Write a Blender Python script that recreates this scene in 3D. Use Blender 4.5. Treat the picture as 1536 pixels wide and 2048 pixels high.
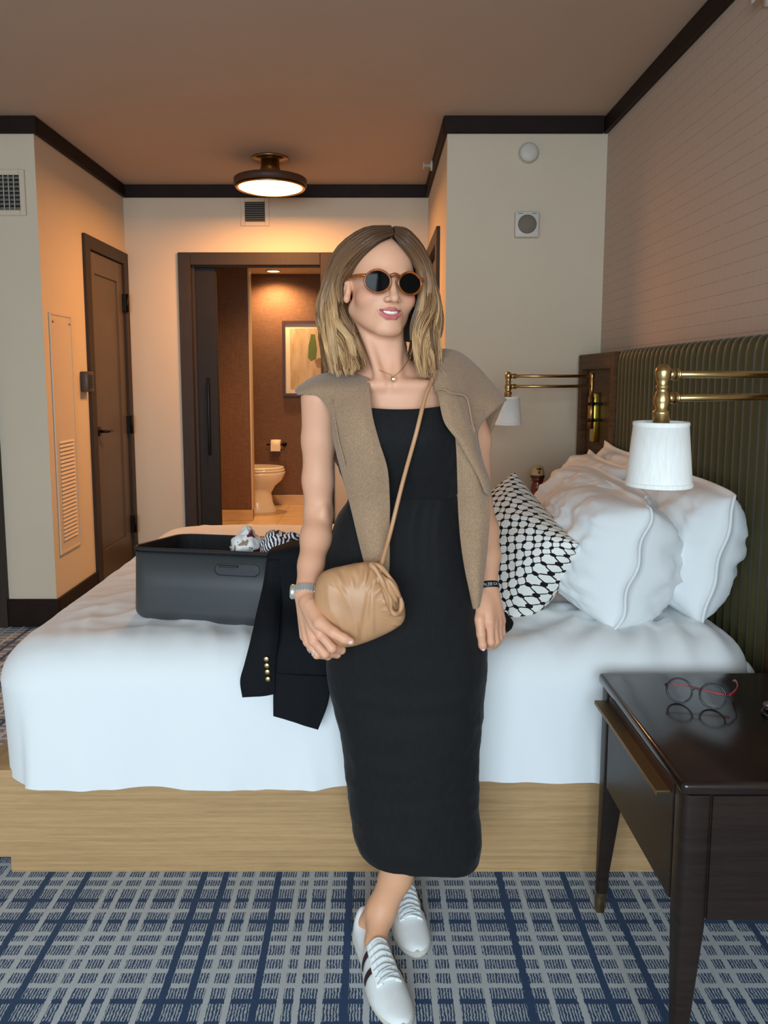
import bpy, bmesh, math, random
import numpy as np
from mathutils import Vector, Matrix, noise as mnoise

for _o in list(bpy.data.objects):
    bpy.data.objects.remove(_o)
SC = bpy.context.scene
COL = SC.collection
random.seed(7)

# ------------------------------------------------------------------ camera
CAM_H = 1.36
PITCH = math.radians(6.55)
FPX, PPX, PPY = 1500.0, 750.0, 927.0
cam_data = bpy.data.cameras.new('camera')
cam_data.sensor_fit = 'AUTO'
cam_data.sensor_width = 36.0
cam_data.lens = FPX / 2048.0 * 36.0
cam_data.shift_x = (768.0 - PPX) / 2048.0
cam_data.shift_y = (PPY - 1024.0) / 2048.0
cam_data.clip_start = 0.02
camera = bpy.data.objects.new('camera', cam_data)
COL.objects.link(camera)
camera.location = (0, 0, CAM_H)
camera.rotation_euler = (math.radians(90) - PITCH, 0, 0)
SC.camera = camera

# ------------------------------------------------------------------ world, daylight, exposure
SC.view_settings.view_transform = 'Standard'
SC.view_settings.look = 'None'
SC.view_settings.gamma = 1.0
SC.view_settings.use_curve_mapping = False
SC.view_settings.exposure = 0.10
world = bpy.data.worlds.new('sky')
SC.world = world
world.use_nodes = True
bg = world.node_tree.nodes['Background']
bg.inputs[0].default_value = (0.72, 0.86, 1.0, 1)
bg.inputs[1].default_value = 1.0

def area(name, loc, size, energy, color, target=None, rot=None, shape='RECTANGLE', spread=None):
    l = bpy.data.lights.new(name, 'AREA')
    l.shape = shape
    l.size = size[0]
    l.size_y = size[1]
    l.energy = energy
    l.color = color
    if spread: l.spread = spread
    o = bpy.data.objects.new(name, l)
    COL.objects.link(o)
    o.location = loc
    if target is not None:
        d = Vector(target) - Vector(loc)
        o.rotation_euler = d.to_track_quat('-Z', 'Y').to_euler()
    elif rot is not None:
        o.rotation_euler = rot
    return o

WIN = (-2.35, 1.05, 0.12, 2.45)          # the window behind the camera: x0 x1 z0 z1
FRONT_Y = -1.9
area('window_daylight', ((WIN[0]+WIN[1])/2, FRONT_Y-0.45, 1.80), (WIN[1]-WIN[0], 2.4),
     190.0, (0.72, 0.885, 1.0), target=((WIN[0]+WIN[1])/2, 2.2, 0.15), spread=math.radians(150))

# ------------------------------------------------------------------ helpers
def pitch_dir(px, py):
    cx, cy = (px-PPX)/FPX, (py-PPY)/FPX
    c, s = math.cos(PITCH), math.sin(PITCH)
    return Vector((cx, c - cy*s, -s - cy*c))

def W(px, py, Y):
    """world point at distance Y (metres into the room) seen in direction (px, py)"""
    d = pitch_dir(px, py)
    t = Y / d.y
    return Vector((d.x*t, Y, CAM_H + d.z*t))

def WZ(px, py, z):
    d = pitch_dir(px, py)
    t = (z-CAM_H)/d.z
    return Vector((d.x*t, d.y*t, z))

def lin(c):
    if isinstance(c, str):
        c = c.lstrip('#')
        c = [int(c[i:i+2], 16) for i in (0, 2, 4)]
    out = []
    for v in c[:3]:
        v = v/255.0
        out.append(v/12.92 if v <= 0.04045 else ((v+0.055)/1.055)**2.4)
    return (*out, 1.0)

class NT:
    """small node tree builder"""
    def __init__(s, mat):
        s.t = mat.node_tree
        s.n = s.t.nodes
    def node(s, kind, **kw):
        n = s.n.new(kind)
        for k, v in kw.items():
            setattr(n, k, v)
        return n
    def link(s, a, b):
        s.t.links.new(a, b)
    def m(s, op, a, b=None, c=None):
        n = s.node('ShaderNodeMath', operation=op)
        for i, v in enumerate((a, b, c)):
            if v is None: continue
            if isinstance(v, (int, float)): n.inputs[i].default_value = v
            else: s.link(v, n.inputs[i])
        return n.outputs[0]
    def mix(s, f, a, b, blend='MIX'):
        n = s.node('ShaderNodeMix', data_type='RGBA', blend_type=blend)
        for i, v in ((0, f), (6, a), (7, b)):
            if isinstance(v, (int, float)): n.inputs[i].default_value = v
            elif isinstance(v, tuple): n.inputs[i].default_value = v
            else: s.link(v, n.inputs[i])
        return n.outputs[2]
    def coord(s, kind='Object'):
        return s.node('ShaderNodeTexCoord').outputs[kind]
    def mapping(s, vec, scale=(1,1,1), rot=(0,0,0), loc=(0,0,0)):
        n = s.node('ShaderNodeMapping')
        n.inputs['Scale'].default_value = scale
        n.inputs['Rotation'].default_value = rot
        n.inputs['Location'].default_value = loc
        s.link(vec, n.inputs['Vector'])
        return n.outputs[0]
    def noise(s, vec, scale, detail=2.0, rough=0.5):
        n = s.node('ShaderNodeTexNoise')
        n.inputs['Scale'].default_value = scale
        n.inputs['Detail'].default_value = detail
        n.inputs['Roughness'].default_value = rough
        s.link(vec, n.inputs['Vector'])
        return n.outputs[0]
    def ramp(s, f, stops, interp='LINEAR'):
        n = s.node('ShaderNodeValToRGB')
        r = n.color_ramp
        r.interpolation = interp
        while len(r.elements) < len(stops): r.elements.new(0.5)
        for e, (p, c) in zip(r.elements, stops):
            e.position = p; e.color = c
        s.link(f, n.inputs[0])
        return n.outputs[0]
    def bump(s, h, strength, dist=0.01):
        n = s.node('ShaderNodeBump')
        n.inputs['Strength'].default_value = strength
        n.inputs['Distance'].default_value = dist
        s.link(h, n.inputs['Height'])
        return n.outputs[0]

MATS = {}
def mat(name, color, rough=0.6, metal=0.0, var=0.0, vscale=8.0, bump=0.0, bscale=60.0, bdist=0.004, spec=0.5,
        coat=0.0, sheen=0.0, sss=0.0, emit=None, estr=0.0, trans=0.0, alpha=1.0, stretch=None, dark=None):
    if name in MATS: return MATS[name]
    m = bpy.data.materials.new(name)
    m.use_nodes = True
    nt = NT(m)
    b = nt.n['Principled BSDF']
    c = lin(color) if not (isinstance(color, tuple) and len(color) == 4) else color
    b.inputs['Base Color'].default_value = c
    b.inputs['Roughness'].default_value = rough
    b.inputs['Metallic'].default_value = metal
    b.inputs['Specular IOR Level'].default_value = spec
    b.inputs['Coat Weight'].default_value = coat
    b.inputs['Coat Roughness'].default_value = 0.08
    b.inputs['Sheen Weight'].default_value = sheen
    if sss:
        b.inputs['Subsurface Weight'].default_value = sss
        b.inputs['Subsurface Radius'].default_value = (0.010, 0.004, 0.002)
        b.inputs['Subsurface Scale'].default_value = 0.6
    if emit is not None:
        b.inputs['Emission Color'].default_value = lin(emit)
        b.inputs['Emission Strength'].default_value = estr
    b.inputs['Transmission Weight'].default_value = trans
    b.inputs['Alpha'].default_value = alpha
    vec = None
    if var or bump:
        vec = nt.coord('Object')
        if stretch: vec = nt.mapping(vec, stretch)
    if var:
        f = nt.noise(vec, vscale, 4.0)
        f = nt.m('MULTIPLY_ADD', f, 2.2, -0.6)
        f = nt.node('ShaderNodeClamp').outputs[0] if False else f
        c2 = lin(dark) if dark else tuple(v*(1-var) for v in c[:3]) + (1,)
        c3 = c if dark else tuple(min(1, v*(1+var*0.6)) for v in c[:3]) + (1,)
        nt.link(nt.mix(f, c2, c3), b.inputs['Base Color'])
    if bump:
        h = nt.noise(vec, bscale, 3.0)
        nt.link(nt.bump(h, bump, bdist), b.inputs['Normal'])
    MATS[name] = m
    return m

class MB:
    """mesh builder: collects shapes in world space"""
    def __init__(s):
        s.v = []; s.f = []; s.sm = []
    def add(s, verts, faces, smooth=False):
        o = len(s.v)
        s.v += [tuple(p) for p in verts]
        s.f += [tuple(i+o for i in f) for f in faces]
        s.sm += [smooth]*len(faces)
        return s
    def box(s, x0, x1, y0, y1, z0, z1, bev=0.0, seg=2, M=None):
        bm = bmesh.new()
        bmesh.ops.create_cube(bm, size=1)
        for v in bm.verts:
            v.co = Vector((x0+(v.co.x+.5)*(x1-x0), y0+(v.co.y+.5)*(y1-y0), z0+(v.co.z+.5)*(z1-z0)))
        if bev > 0:
            bmesh.ops.bevel(bm, geom=bm.edges[:], offset=bev, segments=seg, profile=0.5, affect='EDGES')
        if M is not None:
            bmesh.ops.transform(bm, matrix=M, verts=bm.verts)
        bm.verts.index_update()
        s.add([v.co[:] for v in bm.verts], [[v.index for v in f.verts] for f in bm.faces], bev > 0 and seg > 1)
        bm.free()
        return s
    def lathe(s, prof, center=(0,0,0), axis='Z', n=32, M=None, cap=True):
        vs = []
        for r, h in prof:
            for k in range(n):
                a = 2*math.pi*k/n
                p = (r*math.cos(a), r*math.sin(a), h)
                if axis == 'X': p = (h, r*math.cos(a), r*math.sin(a))
                if axis == 'Y': p = (r*math.cos(a), h, -r*math.sin(a))
                if M is not None: p = M @ Vector(p)
                vs.append((p[0]+center[0], p[1]+center[1], p[2]+center[2]))
        fs = []
        for i in range(len(prof)-1):
            for k in range(n):
                fs.append((i*n+k, i*n+(k+1) % n, (i+1)*n+(k+1) % n, (i+1)*n+k))
        if cap:
            if prof[0][0] > 1e-6: fs.append(tuple(range(n))[::-1])
            if prof[-1][0] > 1e-6: fs.append(tuple((len(prof)-1)*n+k for k in range(n)))
        return s.add(vs, fs, True)
    def tube(s, pts, rad, n=10, closed=False, flat=None, cap=True):
        """tube along pts; rad a number or a list; flat=(k, up) squashes the section along up"""
        pts = [Vector(p) for p in pts]
        N = len(pts)
        rad = [rad]*N if isinstance(rad, (int, float)) else list(rad)
        vs = []
        prev = None
        for i, p in enumerate(pts):
            if closed: t = pts[(i+1) % N] - pts[i-1]
            else: t = pts[min(i+1, N-1)] - pts[max(i-1, 0)]
            t = t.normalized() if t.length > 1e-9 else Vector((0,0,1))
            if prev is None:
                ref = Vector(flat[1]) if flat else (Vector((0,0,1)) if abs(t.z) < .9 else Vector((1,0,0)))
                a = ref - t*ref.dot(t); a.normalize()
            else:
                a = prev - t*prev.dot(t)
                if a.length < 1e-6: a = t.orthogonal()
                a.normalize()
            prev = a
            b = t.cross(a)
            k1 = flat[0] if flat else 1.0
            for k in range(n):
                q = 2*math.pi*k/n
                vs.append(p + a*(math.cos(q)*rad[i]*k1) + b*(math.sin(q)*rad[i]))
        fs = []
        for i in range(N if closed else N-1):
            j = (i+1) % N
            for k in range(n):
                fs.append((i*n+k, i*n+(k+1) % n, j*n+(k+1) % n, j*n+k))
        if cap and not closed:
            fs.append(tuple(range(n))[::-1]); fs.append(tuple((N-1)*n+k for k in range(n)))
        return s.add(vs, fs, True)
    def grid(s, P, closed_u=False, closed_v=False, smooth=True):
        """P: array nu x nv x 3"""
        P = np.asarray(P); nu, nv = P.shape[:2]
        fs = []
        for i in range(nu if closed_u else nu-1):
            for j in range(nv if closed_v else nv-1):
                a, b = (i+1) % nu, (j+1) % nv
                fs.append((i*nv+j, a*nv+j, a*nv+b, i*nv+b))
        return s.add(P.reshape(-1, 3).tolist(), fs, smooth)
    def sphere(s, c, r, n=12, m=8, M=None):
        prof = [(max(1e-7, math.sin(math.pi*i/m)), -math.cos(math.pi*i/m)) for i in range(m+1)]
        R = (r, r, r) if isinstance(r, (int, float)) else r
        vs, fs = [], []
        for a, h in prof:
            for k in range(n):
                q = 2*math.pi*k/n
                p = Vector((a*math.cos(q)*R[0], a*math.sin(q)*R[1], h*R[2]))
                if M is not None: p = M @ p
                vs.append((p.x+c[0], p.y+c[1], p.z+c[2]))
        for i in range(m):
            for k in range(n):
                fs.append((i*n+k, i*n+(k+1) % n, (i+1)*n+(k+1) % n, (i+1)*n+k))
        return s.add(vs, fs, True)
    def prism(s, poly, d0, d1, axis='Y', smooth=False):
        """extrude 2D polygon; axis Y: poly (x,z); X: poly (y,z); Z: poly (x,y)"""
        n = len(poly)
        def P(a, b, d):
            return {'Y': (a, d, b), 'X': (d, a, b), 'Z': (a, b, d)}[axis]
        vs = [P(a, b, d0) for a, b in poly] + [P(a, b, d1) for a, b in poly]
        fs = [tuple(range(n))[::-1], tuple(range(n, 2*n))] + [(i, (i+1) % n, n+(i+1) % n, n+i) for i in range(n)]
        return s.add(vs, fs, smooth)

def wloc(o):
    p = Vector((0,0,0))
    while o is not None:
        p += Vector(o.location); o = o.parent
    return p

def mesh_from(name, v, f, sm, off):
    me = bpy.data.meshes.new(name)
    me.from_pydata([(a-off[0], b-off[1], c-off[2]) for a, b, c in v], [], f)
    me.polygons.foreach_set('use_smooth', sm)
    me.update()
    return me

def fix_normals(me):
    bm = bmesh.new(); bm.from_mesh(me)
    bmesh.ops.recalc_face_normals(bm, faces=bm.faces)
    bm.to_mesh(me); bm.free()

def part(name, mb, material, parent=None, label=None, recalc=True):
    """a mesh object; a child keeps its parent's origin, a top-level one gets its base as origin"""
    if parent is not None:
        off = wloc(parent)
    else:
        A = np.array(mb.v)
        lo, hi = A.min(0), A.max(0)
        off = Vector(((lo[0]+hi[0])/2, (lo[1]+hi[1])/2, lo[2]))
    me = mesh_from(name, mb.v, mb.f, mb.sm, off)
    if recalc: fix_normals(me)
    me.materials.append(material)
    o = bpy.data.objects.new(name, me)
    COL.objects.link(o)
    if parent is not None: o.parent = parent
    else: o.location = off
    if label: o['label'] = label
    return o

def thing(name, loc, label, cat, group=None):
    o = bpy.data.objects.new(name, None)
    o.empty_display_size = 0.05
    COL.objects.link(o)
    o.location = loc
    tag(o, label, cat, group)
    return o

def tag(o, label, cat, group=None):
    o['label'] = label; o['category'] = cat
    if group: o['group'] = group
    return o

def struct(name, mb, material, parent=None, label=None):
    o = part(name, mb, material, parent)
    if parent is None: o['kind'] = 'structure'
    if label: o['label'] = label
    return o

def mod_subsurf(o, lv=1):
    m = o.modifiers.new('sub', 'SUBSURF'); m.levels = lv; m.render_levels = lv
def mod_solid(o, t, off=0.0):
    m = o.modifiers.new('thick', 'SOLIDIFY'); m.thickness = t; m.offset = off
def mod_bevel(o, w, seg=2):
    m = o.modifiers.new('bev', 'BEVEL'); m.width = w; m.segments = seg; m.limit_method = 'ANGLE'

def catmull(P, n, closed=False):
    """resample control points P (k x d) to n points with a Catmull-Rom curve"""
    P = np.asarray(P, float); k = len(P)
    t = np.linspace(0, k if closed else k-1, n, endpoint=not closed)
    i = np.floor(t).astype(int)
    if not closed: i = np.minimum(i, k-2)
    u = (t-i)[:, None]
    def G(j):
        if closed: return P[j % k]
        out = P[np.clip(j, 0, k-1)].copy()
        lo, hi = j < 0, j > k-1
        out[lo] = 2*P[0]-P[1]; out[hi] = 2*P[-1]-P[-2]
        return out
    p0, p1, p2, p3 = G(i-1), G(i), G(i+1), G(i+2)
    return 0.5*((2*p1) + (-p0+p2)*u + (2*p0-5*p1+4*p2-p3)*u*u + (-p0+3*p1-3*p2+p3)*u**3)

def patch(C, nu, nv):
    """smooth surface through a grid of control points C[rows][cols]"""
    C = np.asarray(C, float)
    A = np.stack([catmull(C[r], nv) for r in range(C.shape[0])])
    return np.stack([catmull(A[:, j], nu) for j in range(nv)], axis=1)

def nz(p, s=1.0, seed=0.0):
    return mnoise.noise(Vector((p[0]*s+seed, p[1]*s+seed*1.7, p[2]*s-seed)))
def ridge(p, s=1.0, seed=0.0):
    return 1.0-abs(nz(p, s, seed))*2.0
# ================================================================== MATERIALS OF THE ROOM
def m_wall(name, c, s=0.02):
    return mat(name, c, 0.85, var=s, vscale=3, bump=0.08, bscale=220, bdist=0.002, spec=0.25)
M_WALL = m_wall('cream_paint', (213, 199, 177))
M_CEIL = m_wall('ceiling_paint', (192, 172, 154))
M_TRIM = mat('dark_trim', (34, 22, 17), 0.55, var=0.2, vscale=12, spec=.2)
M_DOORF = mat('charcoal_door_frame', (56, 47, 40), 0.5, spec=.25, var=0.12, vscale=6, bump=0.05, bscale=90, stretch=(8,8,1))
M_DOOR = mat('charcoal_door', (92, 80, 66), 0.42, var=0.1, vscale=5)
M_BLACK = mat('black_metal', (22, 20, 19), 0.4, metal=0.6)
M_WHITEP = mat('white_plastic', (205, 200, 190), 0.5)
M_BRASS = mat('brass', (190, 164, 112), 0.28, metal=1.0, var=0.12, vscale=30)
M_BRASSD = mat('aged_brass', (176, 138, 86), 0.35, metal=1.0, var=0.15, vscale=30)

def wallpaper(name, c):
    m = mat(name, c, 0.8, spec=0.25)
    nt = NT(m); b = nt.n['Principled BSDF']
    co = nt.coord('Object')
    sep = nt.node('ShaderNodeSeparateXYZ'); nt.link(co, sep.inputs[0])
    n1 = nt.noise(nt.mapping(co, (1, 60, 1.5)), 3.0, 2)
    z = nt.m('ADD', sep.outputs[2], nt.m('MULTIPLY', n1, 0.004))
    f = nt.m('FRACT', nt.m('DIVIDE', z, 0.047))
    line = nt.m('LESS_THAN', f, 0.05)
    brk = nt.m('GREATER_THAN', nt.noise(nt.mapping(co, (1, 40, 6)), 2.0, 2), 0.40)
    y = nt.m('FRACT', nt.m('DIVIDE', sep.outputs[1], 0.047))
    vline = nt.m('MULTIPLY', nt.m('LESS_THAN', y, 0.03), 0.25)
    k = nt.m('MAXIMUM', nt.m('MULTIPLY', nt.m('MULTIPLY', line, brk), 0.55), vline)
    weave = nt.noise(nt.mapping(co, (1, 400, 400)), 1.0, 2)
    base = nt.mix(nt.m('MULTIPLY', weave, 0.5), lin(c), tuple(v*0.82 for v in lin(c)[:3])+(1,))
    nt.link(nt.mix(k, base, tuple(v*0.42 for v in lin(c)[:3])+(1,)), b.inputs['Base Color'])
    nt.link(nt.bump(weave, 0.08, 0.002), b.inputs['Normal'])
    return m
M_PAPER = wallpaper('threaded_wallpaper', (196, 177, 162))

def grasscloth(name, c):
    m = mat(name, c, 0.75, spec=0.25)
    nt = NT(m); b = nt.n['Principled BSDF']
    co = nt.coord('Object')
    w = nt.noise(nt.mapping(co, (14, 14, 260)), 1.0, 3)
    w2 = nt.noise(nt.mapping(co, (260, 260, 10)), 1.0, 2)
    k = nt.m('MULTIPLY', nt.m('ADD', w, w2), 0.5)
    k = nt.m('MULTIPLY_ADD', k, 3.0, -1.0)
    nt.link(nt.mix(k, tuple(v*0.7 for v in lin(c)[:3])+(1,), tuple(v*1.25 for v in lin(c)[:3])+(1,)), b.inputs['Base Color'])
    nt.link(nt.bump(k, 0.15, 0.003), b.inputs['Normal'])
    return m
M_GRASS = grasscloth('brown_grasscloth', (112, 86, 70))
M_TILE = mat('sand_stone_tile', (206, 178, 140), 0.35, var=0.16, vscale=6, stretch=(1,4,3))

def carpet():
    m = mat('plaid_carpet', (120, 130, 135), 0.95, spec=0.15, sheen=0.2)
    nt = NT(m); b = nt.n['Principled BSDF']
    co = nt.coord('Object')
    wob = nt.node('ShaderNodeTexNoise'); wob.inputs['Scale'].default_value = 130; wob.inputs['Detail'].default_value = 1
    nt.link(co, wob.inputs['Vector'])
    vs = nt.node('ShaderNodeVectorMath', operation='MULTIPLY_ADD')
    nt.link(wob.outputs['Color'], vs.inputs[0]); vs.inputs[1].default_value = (0.005, 0.005, 0); nt.link(co, vs.inputs[2])
    sep = nt.node('ShaderNodeSeparateXYZ'); nt.link(vs.outputs[0], sep.inputs[0])
    X0, PX, Y0, PY = -0.889-0.0025, 1.41, 1.40-0.0025, 0.56
    def wrap(v, o, p):
        return nt.m('MULTIPLY', nt.m('FRACT', nt.m('DIVIDE', nt.m('SUBTRACT', v, o), p)), p)
    x = wrap(sep.outputs[0], X0-0.02, PX); y = wrap(sep.outputs[1], Y0, PY)
    def any_of(v, cs, eps):
        out = None
        for c in cs:
            k = nt.m('COMPARE', v, c, eps)
            out = k if out is None else nt.m('MAXIMUM', out, k)
        return out
    bx = any_of(x, [c+0.02 for c in (0, .105, .425, .485, .63, .827, 1.234)], 0.0085)
    gx = any_of(x, [c+0.02 for c in (.055, .177, .214, .266, .305, .378, .523, .57, .685, .722, .772, .875, .925, .975, 1.025, 1.073, 1.143, 1.283, 1.346)], 0.0068)
    by = any_of(y, [c-1.40 for c in (1.447, 1.505, 1.748, 1.825)], 0.0068)
    gy = any_of(y, [c-1.40 for c in (1.41, 1.548, 1.59, 1.631, 1.675, 1.707, 1.787, 1.875, 1.91)], 0.0065)
    # fine tufted streaks that run into the room
    sx = nt.m('FRACT', nt.m('MULTIPLY', nt.m('ADD', sep.outputs[0], nt.m('MULTIPLY', nt.noise(nt.mapping(co, (60, 30, 1)), 1, 1), 0.005)), 150))
    sbrk = nt.noise(nt.mapping(co, (420, 130, 1)), 1.0, 2)
    st = nt.m('GREATER_THAN', nt.m('ADD', sx, nt.m('MULTIPLY_ADD', sbrk, .8, -0.40)), 0.53)
    pile = nt.noise(co, 700, 2)
    navy = nt.mix(pile, lin((14, 42, 74)), lin((38, 76, 118)))
    grey = nt.mix(pile, lin((156, 161, 164)), lin((222, 225, 225)))
    cell = nt.mix(nt.m('MULTIPLY', st, 0.85), navy, grey)
    c1 = nt.mix(by, cell, navy)
    c2 = nt.mix(nt.m('MAXIMUM', gx, gy), c1, grey)
    c3 = nt.mix(bx, c2, navy)
    nt.link(c3, b.inputs['Base Color'])
    nt.link(nt.bump(pile, 0.6, 0.006), b.inputs['Normal'])
    return m
M_CARPET = carpet()

# ================================================================== ROOM SHELL
CEIL = 2.68; WY = 4.0; BY = 5.37; LX = -1.745; CX = 0.37; RX = 1.19; SX = -3.3; T = 0.10
struct('floor', MB().box(SX-T, RX+T, FRONT_Y-T, BY+0.12, -0.08, 0), M_CARPET).location.z = -0.08
bpy.data.objects['floor'].data.transform(Matrix.Translation(-(Vector((0, 0, 0)) - bpy.data.objects['floor'].location)))
bpy.data.objects['floor'].location = (0, 0, 0)
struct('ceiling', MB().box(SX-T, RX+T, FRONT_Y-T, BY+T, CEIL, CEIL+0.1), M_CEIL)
wr = struct('wall_right', MB().box(RX, RX+T, FRONT_Y-T, WY+T, 0, CEIL), M_PAPER)
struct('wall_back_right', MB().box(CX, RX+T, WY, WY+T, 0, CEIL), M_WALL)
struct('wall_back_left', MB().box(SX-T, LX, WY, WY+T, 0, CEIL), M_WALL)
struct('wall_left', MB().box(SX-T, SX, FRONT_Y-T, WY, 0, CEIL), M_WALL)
# corridor side walls, each with its door opening
D1 = (4.66, 5.295, 2.14)      # closet door opening in the corridor's left wall: y0 y1 top
b = MB().box(LX-T, LX, WY+T, D1[0], 0, CEIL).box(LX-T, LX, D1[0], D1[1], D1[2], CEIL).box(LX-T, LX, D1[1], BY, 0, CEIL)
struct('wall_corridor_left', b, M_WALL)
D3 = (4.46, 5.26, 2.14)
b = MB().box(CX, CX+T, WY+T, D3[0], 0, CEIL).box(CX, CX+T, D3[0], D3[1], D3[2], CEIL).box(CX, CX+T, D3[1], BY, 0, CEIL)
struct('wall_corridor_right', b, M_WALL)
D2 = (-1.29, -0.38, 2.14)     # bathroom opening in the corridor's end wall
b = MB().box(LX-T, D2[0], BY, BY+T, 0, CEIL).box(D2[1], CX+T, BY, BY+T, 0, CEIL).box(D2[0], D2[1], BY, BY+T, D2[2], CEIL)
struct('wall_back', b, M_WALL)
# wall behind the camera with its window
b = MB().box(SX-T, WIN[0], FRONT_Y-T, FRONT_Y, 0, CEIL).box(WIN[1], RX+T, FRONT_Y-T, FRONT_Y, 0, CEIL)
b.box(WIN[0], WIN[1], FRONT_Y-T, FRONT_Y, 0, WIN[2]).box(WIN[0], WIN[1], FRONT_Y-T, FRONT_Y, WIN[3], CEIL)
struct('wall_front', b, M_WALL)
win = bpy.data.objects.new('window_1', None); COL.objects.link(win)
win.location = ((WIN[0]+WIN[1])/2, FRONT_Y-0.05, WIN[2]); win['kind'] = 'structure'
b = MB()
for x in (WIN[0]+.03, WIN[0]+1.13, WIN[0]+2.26, WIN[1]-.03):
    b.box(x-.03, x+.03, FRONT_Y-.08, FRONT_Y-.02, WIN[2], WIN[3])
b.box(WIN[0], WIN[1], FRONT_Y-.08, FRONT_Y-.02, WIN[2], WIN[2]+.06).box(WIN[0], WIN[1], FRONT_Y-.08, FRONT_Y-.02, WIN[3]-.06, WIN[3])
part('window_frame', b, M_BLACK, win)
mg = bpy.data.materials.new('window_glass'); mg.use_nodes = True
_nt = NT(mg); _nt.n.remove(_nt.n['Principled BSDF'])
_tr = _nt.node('ShaderNodeBsdfTransparent'); _gl = _nt.node('ShaderNodeBsdfGlossy'); _gl.inputs['Roughness'].default_value = 0.02
_mx = _nt.node('ShaderNodeMixShader'); _mx.inputs[0].default_value = 0.06
_nt.link(_tr.outputs[0], _mx.inputs[1]); _nt.link(_gl.outputs[0], _mx.inputs[2]); _nt.link(_mx.outputs[0], _nt.n['Material Output'].inputs[0])
for i, (x0, x1) in enumerate(((WIN[0]+.06, WIN[0]+1.10), (WIN[0]+1.16, WIN[0]+2.23), (WIN[0]+2.29, WIN[1]-.06))):
    part('pane', MB().box(x0, x1, FRONT_Y-.055, FRONT_Y-.049, WIN[2]+.06, WIN[3]-.06), mg, win)
part('window_sill', MB().box(WIN[0]-.05, WIN[1]+.05, FRONT_Y-.02, FRONT_Y+.10, WIN[2]-.04, WIN[2], .006), M_WALL, win)

# crown trim
def trim(n, x0, x1, y0, y1, h=0.085, top=CEIL):
    struct('trim_%d' % n, MB().box(x0, x1, y0, y1, top-h, top-.001, .004, 1), M_TRIM)
trim(1, RX-.022, RX-.001, FRONT_Y, WY-.001)
trim(2, CX-.021, RX-.023, WY-.022, WY-.001)
trim(3, CX-.022, CX-.001, WY, BY-.023)
trim(4, LX+.001, CX-.001, BY-.022, BY-.001)
trim(5, LX+.001, LX+.022, WY, BY-.023)
trim(6, SX+.001, LX+.022, WY-.022, WY-.001)
# baseboards
def baseb(side, x0, x1, y0, y1):
    struct('baseboard_'+side, MB().box(x0, x1, y0, y1, .001, .155, .003, 1), M_TRIM)
baseb('back_left', SX+.001, LX+.016, WY-.016, WY-.001)
baseb('back_right', CX-.016, RX-.002, WY-.016, WY-.001)
baseb('corridor_left', LX+.001, LX+.016, WY, D1[0]-.09)
baseb('back', LX+.02, D2[0]-.10, BY-.016, BY-.001)
baseb('right', RX-.016, RX-.001, FRONT_Y+.01, 1.45)
# dark door casing at the far left of the left back wall
struct('trim_7', MB().box(-2.12, -2.005, WY-.03, WY-.001, 0.001, 2.15), M_DOORF)

# ------------------------------------------------------------------ door_1: closet door on the corridor's left wall
d = bpy.data.objects.new('door_1', None); COL.objects.link(d); d.location = (LX, (D1[0]+D1[1])/2, 0); d['kind'] = 'structure'
y0, y1, zt = D1
b = MB().box(LX-.04, LX+.02, y0-.075, y0+.005, 0.002, zt+.075, .003, 1).box(LX-.04, LX+.02, y1-.005, y1+.07, 0.002, zt+.075, .003, 1)
b.box(LX-.04, LX+.02, y0+.0055, y1-.0055, zt-.005, zt+.075, .003, 1)
part('door_frame', b, M_DOORF, d)
b = MB().box(LX-.05, LX-.012, y0+.008, y1-.008, .01, zt-.008)          # leaf
st = .10
b.box(LX-.02, LX+.0, y0+.008, y0+.008+st, .01, zt-.008, .003, 1).box(LX-.02, LX+.0, y1-.008-st, y1-.008, .01, zt-.008, .003, 1)
b.box(LX-.02, LX+.0, y0+.008+st, y1-.008-st, .01, .25, .003, 1).box(LX-.02, LX+.0, y0+.008+st, y1-.008-st, zt-.008-st-.03, zt-.008, .003, 1)
part('door_leaf', b, M_DOOR, d)
for z in (1.87, 1.03, .32):
    part('hinge', MB().box(LX-.012, LX+.026, y1-.03, y1+.012, z-.06, z+.06, .003, 1).lathe([(.009, z-.063), (.009, z+.063)], (LX+.03, y1-.008, 0), n=12), M_BLACK, d)
hl = MB().lathe([(.0, .0), (.03, 0), (.03, .008), (.0, .008)], (LX, y0+.075, 1.02), 'X', 24)
hl.tube([(LX+.005, y0+.075, 1.02), (LX+.05, y0+.075, 1.02), (LX+.055, y0+.085, 1.02), (LX+.055, y0+.17, 1.018)], [.009, .009, .009, .007], 10)
part('door_handle', hl, M_BLACK, d)
# ------------------------------------------------------------------ door_2: bathroom pocket door
d = bpy.data.objects.new('door_2', None); COL.objects.link(d); d.location = ((D2[0]+D2[1])/2, BY, 0); d['kind'] = 'structure'
x0, x1, zt = D2
b = MB().box(x0-.085, x0+.002, BY-.02, BY+T+.02, 0.002, zt+.085, .003, 1).box(x1-.002, x1+.085, BY-.02, BY+T+.02, 0.002, zt+.085, .003, 1)
b.box(x0+.0025, x1-.0025, BY-.02, BY+T+.02, zt-.002, zt+.085, .003, 1)
part('door_frame', b, M_DOORF, d)
b = MB().box(x0-.01, x0+.022, BY+.02, BY+.035, 0.003, zt-.002).box(x0+.022, x1, BY+.02, BY+.035, zt-.008, zt-.002)
part('door_stop', b, M_DOORF, d)
part('door_leaf', MB().box(x0+.004, x0+.165, BY+.042, BY+.078, .012, zt-.012, .003, 1), mat('black_door', (38, 34, 31), .5, var=.1, spec=.2), d)
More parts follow.
